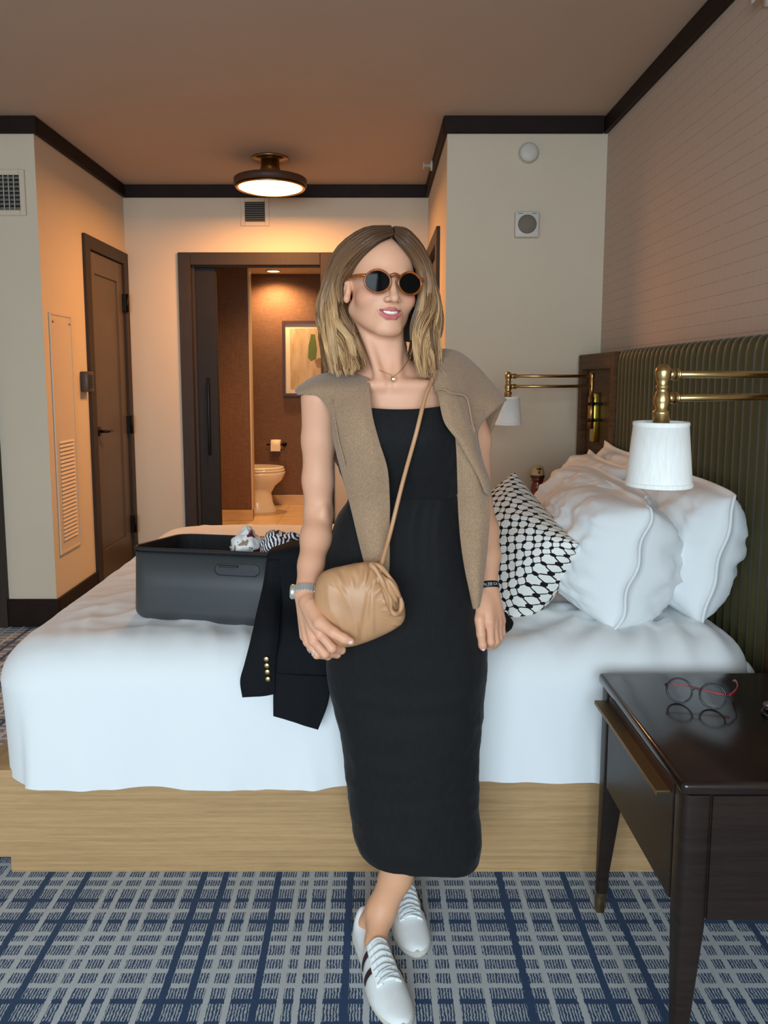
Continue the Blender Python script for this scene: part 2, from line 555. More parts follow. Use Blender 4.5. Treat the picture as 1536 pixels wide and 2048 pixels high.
b = MB().box(x0+.088, x0+.106, BY+.008, BY+.02, .80, 1.36, .004, 2).box(x0+.09, x0+.104, BY+.015, BY+.045, .86, .885).box(x0+.09, x0+.104, BY+.015, BY+.045, 1.28, 1.305)
part('door_handle', b, M_BLACK, d)
# ------------------------------------------------------------------ door_3: entry door on the corridor's right wall
d = bpy.data.objects.new('door_3', None); COL.objects.link(d); d.location = (CX, (D3[0]+D3[1])/2, 0); d['kind'] = 'structure'
y0, y1, zt = D3
b = MB().box(CX-.022, CX+.06, y0-.075, y0+.004, .002, zt+.075, .003, 1).box(CX-.022, CX+.06, y1-.004, y1+.075, .002, zt+.075, .003, 1)
b.box(CX-.022, CX+.06, y0+.0045, y1-.0045, zt-.004, zt+.075, .003, 1)
part('door_frame', b, M_DOORF, d)
part('door_leaf', MB().box(CX+.02, CX+.06, y0+.006, y1-.006, .01, zt-.006, .003, 1), M_DOOR, d)

# ------------------------------------------------------------------ bathroom beyond the door
BF = 7.95; BC = 2.425; PX_ = -1.17; PYY = 7.04
struct('floor_bathroom', MB().box(-2.4, .55, BY+.12, BF+T, -.08, .0), M_TILE)
fl = bpy.data.objects['floor_bathroom']
k = 0
for i in range(8):                                    # floor tiles with recessed joints
    for j in range(3):
        xx = -2.35+.36*i; yy = BY+.14+.86*j
        part('tile', MB().box(xx+.0015, xx+.3585, yy+.0015, yy+.8585, .0005, .006), M_TILE, fl)
struct('wall_bathroom_far', MB().box(-2.4, .55, BF, BF+T, 0, BC), M_GRASS)
struct('wall_bathroom_right', MB().box(.45, .55, BY+T, BF, 0, BC), M_GRASS)
struct('wall_bathroom_left', MB().box(-2.4, -2.3, BY+T, BF, 0, BC), M_GRASS)
struct('wall_bathroom_partition', MB().box(-2.3, PX_, PYY, PYY+.11, 0, BC), M_GRASS)
struct('trim_8', MB().box(PX_-.001, PX_+.012, PYY-.004, PYY+.114, .11, BC-.002), mat('pale_edge', (206, 186, 160), .5))
struct('ceiling_bathroom', MB().box(-2.4, .55, BY+T, BF+T, BC, BC+.1), M_WALL)
def tile_base(name, x0, x1, y0, y1, n):
    base = struct(name, MB().box(x0, x1, y0, y1, .007, .105), M_TILE)
    w = (x1-x0)/n
    for i in range(n):
        part('tile', MB().box(x0+w*i+.0015, x0+w*(i+1)-.0015, y0-.008, y0-.0002, .007, .11, .001, 1), M_TILE, base)
tile_base('baseboard_bathroom_far', -2.3, .45, BF-.008, BF-.001, 5)
tile_base('baseboard_bathroom_partition', -2.3, PX_+.012, PYY-.012, PYY-.005, 2)

# recessed bathroom lamp
d = thing('recessed_light', (-1.02, 7.70, BC), 'small round lit downlight in the bathroom ceiling', 'light')
part('trim_ring', MB().lathe([(.06, -.002), (.08, -.002), (.08, -.010), (.06, -.010), (.06, -.002)], (-1.02, 7.70, BC), n=28, cap=False), M_WHITEP, d)
part('lens', MB().lathe([(.0, -.004), (.0595, -.004), (.0595, -.006), (.0, -.006)], (-1.02, 7.70, BC), n=28), mat('lamp_lens', (255, 225, 170), emit=(255, 205, 130), estr=22), d)
def spotlamp(name, loc, energy, color, size=.05, angle=150, blend=.6, rot=(0, 0, 0)):
    l = bpy.data.lights.new(name, 'SPOT'); l.energy = energy; l.color = color; l.shadow_soft_size = size
    l.spot_size = math.radians(angle); l.spot_blend = blend
    o = bpy.data.objects.new(name, l); COL.objects.link(o); o.location = loc; o.rotation_euler = rot
    return o
spotlamp('recessed_light_beam', (-1.02, 7.70, BC-.02), 95, (1.0, .55, .24), .04, 155, .7)
spotlamp('bathroom_door_beam', (-.55, 6.1, BC-.02), 120, (1.0, .55, .24), .05, 150, .7)  # second bathroom spot, out of view just inside the door
d = thing('recessed_light', (-.55, 6.1, BC), 'round lit downlight in the bathroom ceiling just inside the door', 'light')
part('trim_ring', MB().lathe([(.045, -.002), (.065, -.002), (.065, -.010), (.045, -.010), (.045, -.002)], (-.55, 6.1, BC), n=28, cap=False), M_WHITEP, d)
part('lens', MB().lathe([(.0, -.004), (.0445, -.004), (.0445, -.006), (.0, -.006)], (-.55, 6.1, BC), n=28), MATS['lamp_lens'], d)

# ------------------------------------------------------------------ toilet
M_PORC = mat('porcelain', (232, 224, 208), .15, coat=.4)
tx, ty = -1.20, 7.52
d = thing('toilet', (tx-.2, ty, .006), 'white toilet half hidden behind the brown partition in the bathroom', 'toilet')
def oval(cx, cy, rx, ry, n=28):
    return [(cx+rx*math.cos(2*math.pi*k/n), cy+ry*math.sin(2*math.pi*k/n)) for k in range(n)]
P = []
for z, cx, rx, ry in ((.007, -.13, .24, .115), (.03, -.13, .24, .115), (.10, -.14, .215, .095), (.20, -.14, .20, .09), (.27, -.12, .22, .11), (.33, -.09, .26, .155), (.39, -.08, .28, .18), (.415, -.08, .285, .185), (.42, -.08, .27, .17)):
    P.append([(x, y, z) for x, y in oval(tx+cx+.09, ty, rx, ry)])
bb = MB().grid(P, closed_v=True)
bb.f.append(tuple(range(len(bb.v)-28, len(bb.v)))); bb.sm.append(False)
part('bowl', bb, M_PORC, d)
P = [[(x, y, z) for x, y in oval(tx+.005, ty, .285*s, .19*s)] for z, s in ((.421, .9), (.421, 1), (.44, 1.0), (.446, .97))]
bb = MB().grid(P, closed_v=True); bb.f.append(tuple(range(84, 112))); bb.sm.append(False)
part('seat', bb, M_PORC, d)
P = [[(x, y, z) for x, y in oval(tx+.0, ty, .285*s, .19*s)] for z, s in ((.448, .9), (.448, .99), (.462, .99), (.468, .94))]
bb = MB().grid(P, closed_v=True); bb.f.append(tuple(range(84, 112))); bb.sm.append(False)
part('lid', bb, M_PORC, d)
part('tank', MB().box(tx-.50, tx-.29, ty-.2, ty+.2, .40, .80, .02, 3), M_PORC, d)

# toilet roll holder and roll on the bathroom's far wall
rx, rz = -1.045, .655
d = thing('toilet_roll_holder', (rx, BF, rz), 'black bar toilet roll holder on the brown bathroom wall', 'holder')
part('bar', MB().tube([(rx-.10, BF-.06, rz), (rx+.09, BF-.06, rz)], .007, 10), M_BLACK, d)
part('bracket', MB().tube([(rx+.085, BF-.06, rz), (rx+.085, BF-.001, rz)], .009, 10).lathe([(0, 0), (.024, 0), (.024, -.01), (0, -.01)], (rx+.085, BF-.001, rz), 'Y', 20), M_BLACK, d)
b = MB().lathe([(.021, -.05), (.052, -.05), (.054, 0), (.052, .05), (.021, .05), (.021, -.05)], (rx, BF-.061, rz), 'X', 32, cap=False)
b.box(rx-.05, rx+.05, BF-.115, BF-.113, rz-.065, rz+.004)
tag(part('toilet_roll', b, mat('tissue', (238, 226, 205), .9)), 'white toilet roll on its black wall holder', 'toilet roll')

# framed picture in the bathroom: pale drawing with a green upright shape
ax0, ax1, az0, az1 = -.968, -.30, 1.165, 1.945
d = thing('framed_picture', ((ax0+ax1)/2, BF, az0), 'framed pale artwork with a green upright shape on bathroom wall', 'picture')
fw = .028
b = MB().box(ax0, ax0+fw, BF-.035, BF-.002, az0, az1).box(ax1-fw, ax1, BF-.035, BF-.002, az0, az1).box(ax0+fw, ax1-fw, BF-.035, BF-.002, az0, az0+fw).box(ax0+fw, ax1-fw, BF-.035, BF-.002, az1-fw, az1)
part('frame', b, mat('dark_wood_frame', (64, 38, 24), .4), d)
part('mat_board', MB().box(ax0+fw, ax1-fw, BF-.018, BF-.004, az0+fw, az1-fw), mat('mat_board', (222, 212, 190), .7), d)
part('print', MB().box(ax0+fw+.05, ax1-fw-.05, BF-.0205, BF-.018, az0+fw+.05, az1-fw-.05), mat('art_paper', (206, 190, 160), .7, var=.25, vscale=12, dark=(178, 150, 112), stretch=(1.6, 1, .5)), d)
gp = [W(x, y, BF-.022) for x, y in ((617, 692), (622, 668), (630, 669), (632, 684), (634, 700), (632, 718), (622, 722), (616, 716))]
part('green_shape', MB().prism([(p.x, p.z) for p in gp], BF-.0215, BF-.0205), mat('green_ink', (96, 118, 62), .7, var=.2, vscale=20), d)
gp = [W(x, y, BF-.022) for x, y in ((629, 722), (636, 716), (646, 716), (646, 735), (634, 735))]
part('grey_shape', MB().prism([(p.x, p.z) for p in gp], BF-.0215, BF-.0205), mat('grey_ink', (150, 122, 98), .7, var=.2, vscale=20), d)

# ------------------------------------------------------------------ corridor ceiling lamp
lx, ly = -.635, 4.72
d = thing('ceiling_lamp', (lx, ly, CEIL), 'lit round flush ceiling lamp with brown drum ring and brass stem', 'ceiling lamp')
C0 = (lx, ly, 0)
part('canopy', MB().lathe([(0, CEIL-.001), (.112, CEIL-.001), (.112, CEIL-.012), (.05, CEIL-.016), (0, CEIL-.016)], C0, n=36), M_BRASSD, d)
part('stem', MB().lathe([(.056, CEIL-.016), (.056, CEIL-.058), (.06, CEIL-.06), (.06, CEIL-.10), (.05, CEIL-.125)], C0, n=32), M_BRASSD, d)
part('drum_ring', MB().lathe([(.0, CEIL-.120), (.215, CEIL-.124), (.220, CEIL-.128), (.220, CEIL-.166), (.205, CEIL-.168), (.205, CEIL-.150), (.0, CEIL-.150)], C0, n=64), mat('brown_leather', (70, 46, 34), .55, var=.15, vscale=20), d)
part('glass_ring', MB().lathe([(.2, CEIL-.152), (.203, CEIL-.170), (.212, CEIL-.176), (.206, CEIL-.182), (.192, CEIL-.178), (.192, CEIL-.152)], C0, n=64, cap=False), mat('brass_ring', (190, 140, 80), .3, metal=1), d)
part('diffuser', MB().lathe([(.0, CEIL-.155), (.191, CEIL-.155), (.191, CEIL-.178), (.16, CEIL-.188), (.09, CEIL-.193), (0, CEIL-.194)], C0, n=48), mat('lamp_diffuser', (255, 236, 200), emit=(255, 200, 120), estr=8), d)
l = bpy.data.lights.new('ceiling_lamp_glow', 'AREA'); l.shape = 'DISK'; l.size = .36; l.energy = 33; l.color = (1.0, .41, .125)
o = bpy.data.objects.new('ceiling_lamp_glow', l); COL.objects.link(o); o.location = (lx, ly, CEIL-.205)

# ------------------------------------------------------------------ small wall fittings
def vent(loc, x0, x1, y, z0, z1, label, grid=False, n=9):
    d = thing('air_vent', ((x0+x1)/2, y, z0), label, 'vent')
    fw = .028
    b = MB().box(x0, x0+fw, y-.012, y-.001, z0, z1, .003, 1).box(x1-fw, x1, y-.012, y-.001, z0, z1, .003, 1)
    b.box(x0+fw, x1-fw, y-.012, y-.001, z0, z0+fw, .003, 1).box(x0+fw, x1-fw, y-.012, y-.001, z1-fw, z1, .003, 1)
    part('vent_frame', b, M_WALL, d)
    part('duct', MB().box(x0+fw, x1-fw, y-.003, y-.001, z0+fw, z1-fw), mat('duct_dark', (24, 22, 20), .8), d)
    h = (z1-z0-2*fw)/n
    for i in range(n):
        z = z0+fw+h*(i+.5)
        part('slat', MB().add([(x0+fw, y-.010, z-h*.28), (x1-fw, y-.010, z-h*.28), (x1-fw, y-.003, z+h*.22), (x0+fw, y-.003, z+h*.22),
                               (x0+fw, y-.0095, z-h*.40), (x1-fw, y-.0095, z-h*.40), (x1-fw, y-.0025, z+h*.1), (x0+fw, y-.0025, z+h*.1)],
                              [(0,1,2,3), (7,6,5,4), (0,4,5,1), (1,5,6,2), (2,6,7,3), (3,7,4,0)]), mat('vent_slat', (120, 116, 108), .5), d)
    if grid:
        m = 14
        for i in range(1, m):
            x = x0+fw+(x1-x0-2*fw)*i/m
            part('fin', MB().box(x-.0025, x+.0025, y-.013, y-.010, z0+fw, z1-fw), mat('vent_fin', (170, 166, 158), .5), d)
vent(None, -2.23, -1.80, WY, 2.19, 2.42, 'pale air vent with a dark grid high on the left wall', True, 8)
vent(None, -.93, -.735, BY, 2.405, 2.595, 'small pale air vent above the bathroom doorway', False, 9)

d = thing('access_panel', (LX, 4.215, .38), 'tall painted access panel with louvred lower half on corridor wall', 'panel')
px0, px1, pz0, pz1 = 4.07, 4.36, .38, 1.71
M_PANEL = mat('panel_paint', (210, 196, 176), .55)
b = MB().box(LX+.001, LX+.006, px0, px1, pz0, pz1, .001, 1)
part('panel_plate', b, M_PANEL, d)
b = MB()
for q in ((px0, px0+.014), (px1-.014, px1)): b.box(LX+.006, LX+.010, q[0], q[1], pz0, pz1, .001, 1)
for q in ((pz0, pz0+.014), (pz1-.014, pz1)): b.box(LX+.006, LX+.010, px0+.014, px1-.014, q[0], q[1], .001, 1)
part('panel_rim', b, M_PANEL, d)
for i in range(26):
    z = .45+.0218*i
    part('slat', MB().add([(LX+.006, px0+.05, z+.013), (LX+.006, px1-.05, z+.013), (LX+.013, px1-.05, z+.002), (LX+.013, px0+.05, z+.002), (LX+.006, px0+.05, z), (LX+.006, px1-.05, z)],
                          [(0,1,2,3), (3,2,5,4), (0,3,4), (1,5,2)]), M_PANEL, d)
for y in (px0+.035, px1-.035):
    part('screw', MB().lathe([(0, .010), (.006, .010), (.006, .007)], (LX, y, pz1-.05), 'X', 10), M_BRASSD, d)
ty = 4.515
d = thing('thermostat', (LX, ty, 1.28), 'small dark thermostat box on wall beside the closet door', 'thermostat')
part('case', MB().box(LX+.001, LX+.045, ty-.05, ty+.05, 1.275, 1.395, .004, 2), mat('dark_plastic', (66, 56, 48), .4), d)
part('screen', MB().box(LX+.045, LX+.047, ty-.032, ty+.032, 1.295, 1.375), mat('black_screen', (14, 12, 12), .15), d)

sx, sz = .785, 2.50
d = thing('smoke_detector', (sx, WY, sz), 'round white smoke detector high on the wall near ceiling', 'smoke detector')
part('base', MB().lathe([(0, -.001), (.052, -.001), (.052, -.012), (0, -.012)], (sx, WY, sz), 'Y', 32), M_WHITEP, d)
part('dome', MB().lathe([(.049, -.012), (.047, -.028), (.040, -.036), (.02, -.040), (0, -.041)], (sx, WY, sz), 'Y', 32), M_WHITEP, d)
sx, sz = .782, 2.142
d = thing('wall_speaker', (sx, WY, sz), 'square white alarm speaker with round grille on the wall', 'speaker')
part('housing', MB().box(sx-.062, sx+.062, WY-.035, WY-.001, sz-.065, sz+.065, .008, 3), M_WHITEP, d)
part('grille', MB().lathe([(0, -.039), (.046, -.039), (.048, -.035)], (sx, WY, sz), 'Y', 36), mat('grille', (150, 140, 128), .6, bump=1.0, bscale=900), d)
for q in (-1, 1):
    part('slot', MB().box(sx+q*.035-.012, sx+q*.035+.012, WY-.0365, WY-.035, sz+.052, sz+.055), mat('slot_dark', (110, 102, 92), .6), d)
# sprinklers
def sprinkler(p, ax, label):
    d = thing('sprinkler', p, label, 'sprinkler')
    if ax == 'X':
        part('escutcheon', MB().lathe([(0, -.001), (.032, -.001), (.028, -.012), (0, -.014)], p, 'X', 24), M_WHITEP, d)
        part('nozzle', MB().lathe([(.01, -.014), (.01, -.05), (.022, -.052), (.022, -.056), (0, -.056)], p, 'X', 16), M_WHITEP, d)
    return d
sprinkler((RX-.0, 2.40, 2.50), 'X', 'white wall sprinkler head high on right wallpapered wall')
sprinkler((CX-.022, 4.72, 2.635), 'X', 'small white sprinkler head on dark trim of the corridor')
# ================================================================== BED
def wood(name, c, dark, grain=(1.2, 1.2, 26), rough=.45, sc=1.0, spec=.4):
    m = mat(name, c, rough, spec=spec)
    nt = NT(m); b = nt.n['Principled BSDF']
    co = nt.coord('Object')
    w = nt.noise(nt.mapping(co, grain), 3.0*sc, 5, .6)
    w2 = nt.noise(nt.mapping(co, tuple(g*4 for g in grain)), 6.0*sc, 3)
    k = nt.m('MULTIPLY_ADD', nt.m('ADD', w, nt.m('MULTIPLY', w2, .5)), 2.6, -1.4)
    nt.link(nt.mix(k, lin(dark), lin(c)), b.inputs['Base Color'])
    nt.link(nt.bump(w2, .05, .002), b.inputs['Normal'])
    return m
M_OAK = wood('pale_oak', (190, 153, 108), (166, 131, 90), (1.0, 1.0, 40))
M_LINEN = mat('white_cotton', (228, 230, 230), .85, bump=.05, bscale=380, bdist=.001, spec=.2, sheen=.15)
M_DARKCLOTH = mat('box_spring_cloth', (30, 28, 28), .9)

BX0, BX1, BN, BF_ = -1.03, 1.045, 1.90, 3.50
bed = thing('bed', (0, 2.7, 0), 'oak platform bed base below the white duvet', 'bed')
part('plinth', MB().box(-1.005, BX1, BN+.033, BF_-.03, .001, .068), M_OAK, bed)
part('side_panel', MB().box(-1.07, BX1, BN, BN+.03, .066, .315, .002, 1), M_OAK, bed)
part('side_panel', MB().box(-1.07, BX1, BF_-.03, BF_, .066, .315, .002, 1), M_OAK, bed)
part('foot_panel', MB().box(-1.07, -1.04, BN+.03, BF_-.03, .066, .315, .002, 1), M_OAK, bed)
part('deck', MB().box(-1.04, BX1-.002, BN+.03, BF_-.03, .27, .314), M_OAK, bed)
mt = thing('mattress', (0, 2.7, .316), 'dark edged mattress under the white duvet', 'mattress')
part('box_spring', MB().box(-.97, BX1-.01, BN+.02, BF_-.02, .3155, .41, .02, 2), M_DARKCLOTH, mt)
part('mattress_core', MB().box(-.97, BX1-.01, BN+.02, BF_-.02, .411, .60, .05, 4), M_LINEN, mt)

def rrect(x0, x1, y0, y1, r, nx, ny, nc):
    """points of a rounded rectangle, counter-clockwise from the near-left corner"""
    pts = []
    def seg(a, b, n):
        for k in range(n): pts.append((a[0]+(b[0]-a[0])*k/n, a[1]+(b[1]-a[1])*k/n))
    def arc(cx, cy, a0, n):
        for k in range(n):
            a = a0+math.pi/2*k/n; pts.append((cx+r*math.cos(a), cy+r*math.sin(a)))
    arc(x0+r, y0+r, math.pi, nc); seg((x0+r, y0), (x1-r, y0), nx)
    arc(x1-r, y0+r, -math.pi/2, nc); seg((x1, y0+r), (x1, y1-r), ny)
    arc(x1-r, y1-r, 0, nc); seg((x1-r, y1), (x0+r, y1), nx)
    arc(x0+r, y1-r, math.pi/2, nc); seg((x0, y1-r), (x0, y0+r), ny)
    return pts

def build_duvet():
    x0, x1, y0, y1 = -1.025, 1.02, 1.850, 3.56
    top = .672
    rings = []
    prof = []
    for k in range(15): prof.append((0.0, None, k/14))       # hanging skirt
    R = .115
    for k in range(1, 12):
        a = math.pi/2*k/11
        prof.append((R*(1-math.cos(a)), top-R+R*math.sin(a), None))
    ins = R
    while ins < .78:
        ins += .0125; prof.append((ins, top, None))
    NXn, NYn, NCn = 190, 150, 12
    out = []
    for ins, z, t in prof:
        r = max(.02, .16-ins)
        pts = rrect(x0+ins, x1-ins*1.0, y0+ins, y1-ins, r, NXn, NYn, NCn)
        row = []
        for x, y in pts:
            near = y < 2.2
            if t is not None:
                hem = .300+.02*(x+1)/2+.012*math.sin(x*5.1)+.006*nz((x, y, 0), 9, 3)
                hem -= .014/(1+math.exp((x+.72)*22))
                zz = hem + (top-R-hem)*t
                # outward bow and vertical fall folds
                fold = .014*nz((x*2.2, y*2.2, zz*.7), 2.2, 5)+.011*ridge((x*1.0+zz*.12, y, zz*.18), 5.0, 9)*(1-t*.7)
                fold += .012*math.exp(-((x+.16)/.05)**2)*(1-t*.5)
                fold += .008*max(0, ridge((x+zz*.22, y*.6, zz*.10), 9, 3)-.35)*(1.2-t*.6)
                ox = -1 if x < x0+.1 else (1 if x > x1-.1 else 0)
                oy = -1 if y < y0+.1 else (1 if y > y1-.1 else 0)
                L = math.hypot(ox, oy) or 1
                e_ = (1-t)**.8
                row.append((x+ox/L*(fold*e_-(.035*(1-t) if ox < 0 else 0)), y+oy/L*(fold*e_+.006*(1-t)), zz))
            else:
                w = min(1.0, ins/.25)
                h = .014*nz((x, y, 0), 2.6, 1)*w
                h += .0095*ridge((x*.55+y*.35, y*1.4-x*.5, 0), 4.5, 4)*w+.006*max(0, ridge((x*.7-y*.2, y*2.2+x*.4, .4), 7, 6)-.3)*w
                h += .0075*max(0, ridge((x*1.0, y*.45, .2), 9.0, 8)-.45)*2*w
                # creases fanning from the pillows towards the near edge
                q = max(0.0, 1-abs(x-.75)/.5)*max(0.0, 1-abs(y-2.0)/.4)
                h += .010*q*math.sin(math.atan2(y-2.35, x-.85)*26+3*nz((x, y, 0), 3))
                q2 = max(0.0, 1-abs(y-1.98)/.16)
                h += .006*q2*max(0, ridge((x*2.2+y*.8, y*.5, .7), 5.0, 2)-.2)
                # the duvet sinks where the woman leans and where the suitcase stands, and slopes off at the foot
                h -= .030*math.exp(-((x-.05)/.32)**2-((y-1.95)/.10)**2)*min(1, max(0, ins-.03)/.12)
                e = max(0, (-.55-x)/.45); h -= .018*e*e
                row.append((x, y, z+h))
        out.append(row)
    b = MB().grid(out, closed_v=True)
    n = len(out[0])
    b.f.append(tuple(range((len(out)-1)*n, len(out)*n))); b.sm.append(True)
    o = part('duvet', b, M_LINEN)
    tag(o, 'large white duvet spread over the bed and hanging down its side', 'duvet')
    return o
build_duvet()

# ================================================================== PILLOWS
def build_pillow(name, c, e1, e2, w, h, t, seed, label, flange=.0, material=None, wr=1.0, dent=0, sag=0.0, cat='pillow', group=None, corner=.10, rnd=.10, nu=64, nv=48, ret=False):
    """c centre, e1 long direction, e2 upward direction"""
    e1 = Vector(e1).normalized(); e2 = Vector(e2); e2 = (e2-e1*e2.dot(e1)).normalized(); e3 = e1.cross(e2)
    sides = []
    for sg in (1, -1):
        P = np.zeros((nu+1, nv+1, 3))
        for i in range(nu+1):
            for j in range(nv+1):
                u = -math.cos(math.pi*i/nu); v = -math.cos(math.pi*j/nv)
                u = .35*u+.65*(2*i/nu-1); v = .35*v+.65*(2*j/nv-1)
                # pinched edges: corners stick out
                uu = u*(1-corner*(1-v*v)**1.0*abs(u)**3)
                vv = v*(1-corner*(1-u*u)**1.0*abs(v)**3)
                cr = 1-rnd*(abs(u)*abs(v))**4
                uu *= cr; vv *= cr
                fl_u = 1-flange/(w/2); fl_v = 1-flange/(h/2)
                a = max(0, 1-(abs(u)/fl_u)**2.2) if abs(u) < fl_u else 0
                bb = max(0, 1-(abs(v)/fl_v)**2.2) if abs(v) < fl_v else 0
                th = t/2*(a*bb)**.48
                q = (uu*2.2, vv*2.2, seed+sg*.3)
                edge = min(1, (a*bb)*5)
                rad = max(abs(u), abs(v))
                wrk = .013*nz(q, 1.4, seed)+.008*ridge((u*1.2+seed, v*3.2, sg), 1.5, seed)+.008*ridge((u*3.5, v*1.0+seed, sg), 1.3, seed)+.004*max(0, ridge((u*2.5-v*2.5, u*1.5+v*1.5, seed), 2.2, seed)-.35)*2
                wrk += .0035*rad**3*math.sin(math.atan2(v, u)*17+seed*3+2.5*nz(q, 1.6, seed))
                th += wr*wrk*edge*.9*(1 if th > .002 else 0)
                th = max(th, .0035)
                ripple = .004*wr*math.sin((u*9 if abs(v) > abs(u) else v*9)+seed*5)*(rad**8)
                drop = -sag*(1-u*u)*max(0, v)
                P[i, j] = Vector(c)+e1*(uu*w/2)+e2*(vv*h/2+drop)+e3*(sg*th+ripple)
        sides.append(P)
    b = MB()
    b.grid(sides[0]); b.grid(sides[1])
    # weld the two halves
    o = part(name, b, material or M_LINEN)
    bm = bmesh.new(); bm.from_mesh(o.data)
    # rim strip
    bm.verts.ensure_lookup_table()
    N = (nu+1)*(nv+1)
    idx = lambda i, j: i*(nv+1)+j
    rim = [idx(i, 0) for i in range(nu)]+[idx(nu, j) for j in range(nv)]+[idx(i, nv) for i in range(nu, 0, -1)]+[idx(0, j) for j in range(nv, 0, -1)]
    for k in range(len(rim)):
        a, b2 = rim[k], rim[(k+1) % len(rim)]
        try: f = bm.faces.new((bm.verts[a], bm.verts[b2], bm.verts[b2+N], bm.verts[a+N])); f.smooth = True
        except ValueError: pass
    bmesh.ops.recalc_face_normals(bm, faces=bm.faces)
    bm.to_mesh(o.data); bm.free()
    uv = o.data.uv_layers.new(name='uv')
    if material is not None:
        # planar coordinates of the cloth for the printed pattern
        L = np.array([p for P in sides for r in P for p in r])
        vals = []
        for P in sides:
            for i in range(nu+1):
                for j in range(nv+1):
                    vals.append(((i/nu)*w, (j/nv)*h))
        flat = []
        for lp in o.data.loops:
            flat += vals[lp.vertex_index]
        uv.data.foreach_set('uv', flat)
    if cat: tag(o, label, cat, group)
    return o
GP = 'white pillows piled against the headboard'
# back row against the headboard
build_pillow('pillow', (1.0, 3.12, .870), (0, 1, .0), (.30, 0, 1), .66, .42, .16, 1.3, 'white pillow standing furthest back by the far wall lamp, corner tip up', .02, rnd=0, group=GP)
build_pillow('pillow', (.950, 2.36, .862), (.02, 1, .02), (.20, 0, 1), .74, .42, .27, 2.1, 'white pillow right beside the green headboard, right of the lampshade', .018, wr=1.1, corner=.05, group=GP)
# middle and front row
build_pillow('pillow', (.86, 3.02, .855), (.03, 1, .0), (.48, 0, 1), .68, .42, .22, 3.7, 'white pillow with raised corner behind the patterned cushion and red bottle', .02, wr=1.3, rnd=.02, group=GP)
build_pillow('pillow', (.745, 2.55, .850), (.0, 1, .03), (.50, 0, 1), .66, .40, .34, 4.4, 'plump white pillow in the shade of the near lampshade, middle of the pile', .015, wr=1.6, corner=.05, group=GP)
build_pillow('pillow', (.705, 2.26, .842), (.03, 1, .01), (.24, 0, 1), .62, .40, .37, 5.2, 'frontmost plump white pillow with its seam end facing the room', .018, group=GP, wr=1.7, corner=.05)

def cushion_mat():
    m = mat('lattice_print', (238, 236, 228), .9, spec=.2)
    nt = NT(m); b = nt.n['Principled BSDF']
    uv = nt.node('ShaderNodeUVMap').outputs[0]
    wb = nt.node('ShaderNodeTexNoise'); wb.inputs['Scale'].default_value = 60; nt.link(uv, wb.inputs['Vector'])
    va = nt.node('ShaderNodeVectorMath', operation='MULTIPLY_ADD'); nt.link(wb.outputs['Color'], va.inputs[0]); va.inputs[1].default_value = (.004, .004, 0); nt.link(uv, va.inputs[2])
    sep = nt.node('ShaderNodeSeparateXYZ'); nt.link(va.outputs[0], sep.inputs[0])
    S = .033
    def cell(off):
        fx = nt.m('SUBTRACT', nt.m('FRACT', nt.m('ADD', nt.m('DIVIDE', sep.outputs[0], S), off)), .5)
        fy = nt.m('SUBTRACT', nt.m('FRACT', nt.m('ADD', nt.m('DIVIDE', sep.outputs[1], S), off)), .5)
        return nt.m('ABSOLUTE', fx), nt.m('ABSOLUTE', fy)
    ax, ay = cell(0.0)
    # octagon outlines: |x|+|y| and max(|x|,|y|)
    mx = nt.m('MAXIMUM', ax, ay); sm = nt.m('MULTIPLY', nt.m('ADD', ax, ay), .7071)
    octd = nt.m('MAXIMUM', mx, nt.m('MULTIPLY', sm, 1.06))
    ring = nt.m('COMPARE', octd, .435, .038)
    # dots where octagons touch
    dx = nt.m('SUBTRACT', .5, ax); dy = nt.m('SUBTRACT', .5, ay)
    r1 = nt.m('SQRT', nt.m('ADD', nt.m('MULTIPLY', dx, dx), nt.m('MULTIPLY', nt.m('MULTIPLY', ay, ay), .55)))
    r2 = nt.m('SQRT', nt.m('ADD', nt.m('MULTIPLY', dy, dy), nt.m('MULTIPLY', nt.m('MULTIPLY', ax, ax), .55)))
    dot = nt.m('MAXIMUM', nt.m('LESS_THAN', r1, .155), nt.m('LESS_THAN', r2, .155))
    k = nt.m('MAXIMUM', ring, dot)
    nt.link(nt.mix(k, lin((238, 236, 228)), lin((26, 20, 22))), b.inputs['Base Color'])
    return m
M_CUSH = cushion_mat()
build_pillow('throw_cushion', (.425, 2.25, .835), (-.096, .37, .136), (.14, -.05, .26), .44, .34, .25, 6.6,
             'square throw cushion with black and white lattice print beside the woman', .0, material=M_CUSH, wr=.45, cat='cushion', corner=.10, rnd=0)

# ================================================================== HEADBOARD
M_VELVET = mat('olive_velvet', (70, 63, 31), .45, var=.25, vscale=9, sheen=.2, bump=.03, bscale=300, spec=.35)
M_HBWOOD = wood('walnut_frame', (96, 68, 40), (68, 46, 26), rough=.5, spec=.2)
hb = thing('headboard', (RX, 2.7, 0), 'channel tufted olive velvet headboard with walnut frame on right wall', 'headboard')
HX = 1.085; HT = 1.475
part('back_board', MB().box(1.12, RX-.001, 1.50, 3.96, .002, HT), M_HBWOOD, hb)
for (ya, yb) in ((3.37, 3.96), (1.50, 1.98)):
    part('side_panel', MB().box(HX+.012, 1.12, ya+.06, yb-.06, .05, HT-.07), M_HBWOOD, hb)
    b = MB().box(HX-.018, 1.12, ya, ya+.06, .002, HT, .003, 1).box(HX-.018, 1.12, yb-.06, yb, .002, HT, .003, 1)
    b.box(HX-.018, 1.12, ya+.06, yb-.06, HT-.075, HT, .003, 1)
    part('panel_frame', b, M_HBWOOD, hb)
nch = 29; pw = (3.37-1.98)/nch
b = MB()
P = []
for i in range(14+1):
    t = i/14; a = math.pi*t
    P.append((t, math.sin(a)**.55))
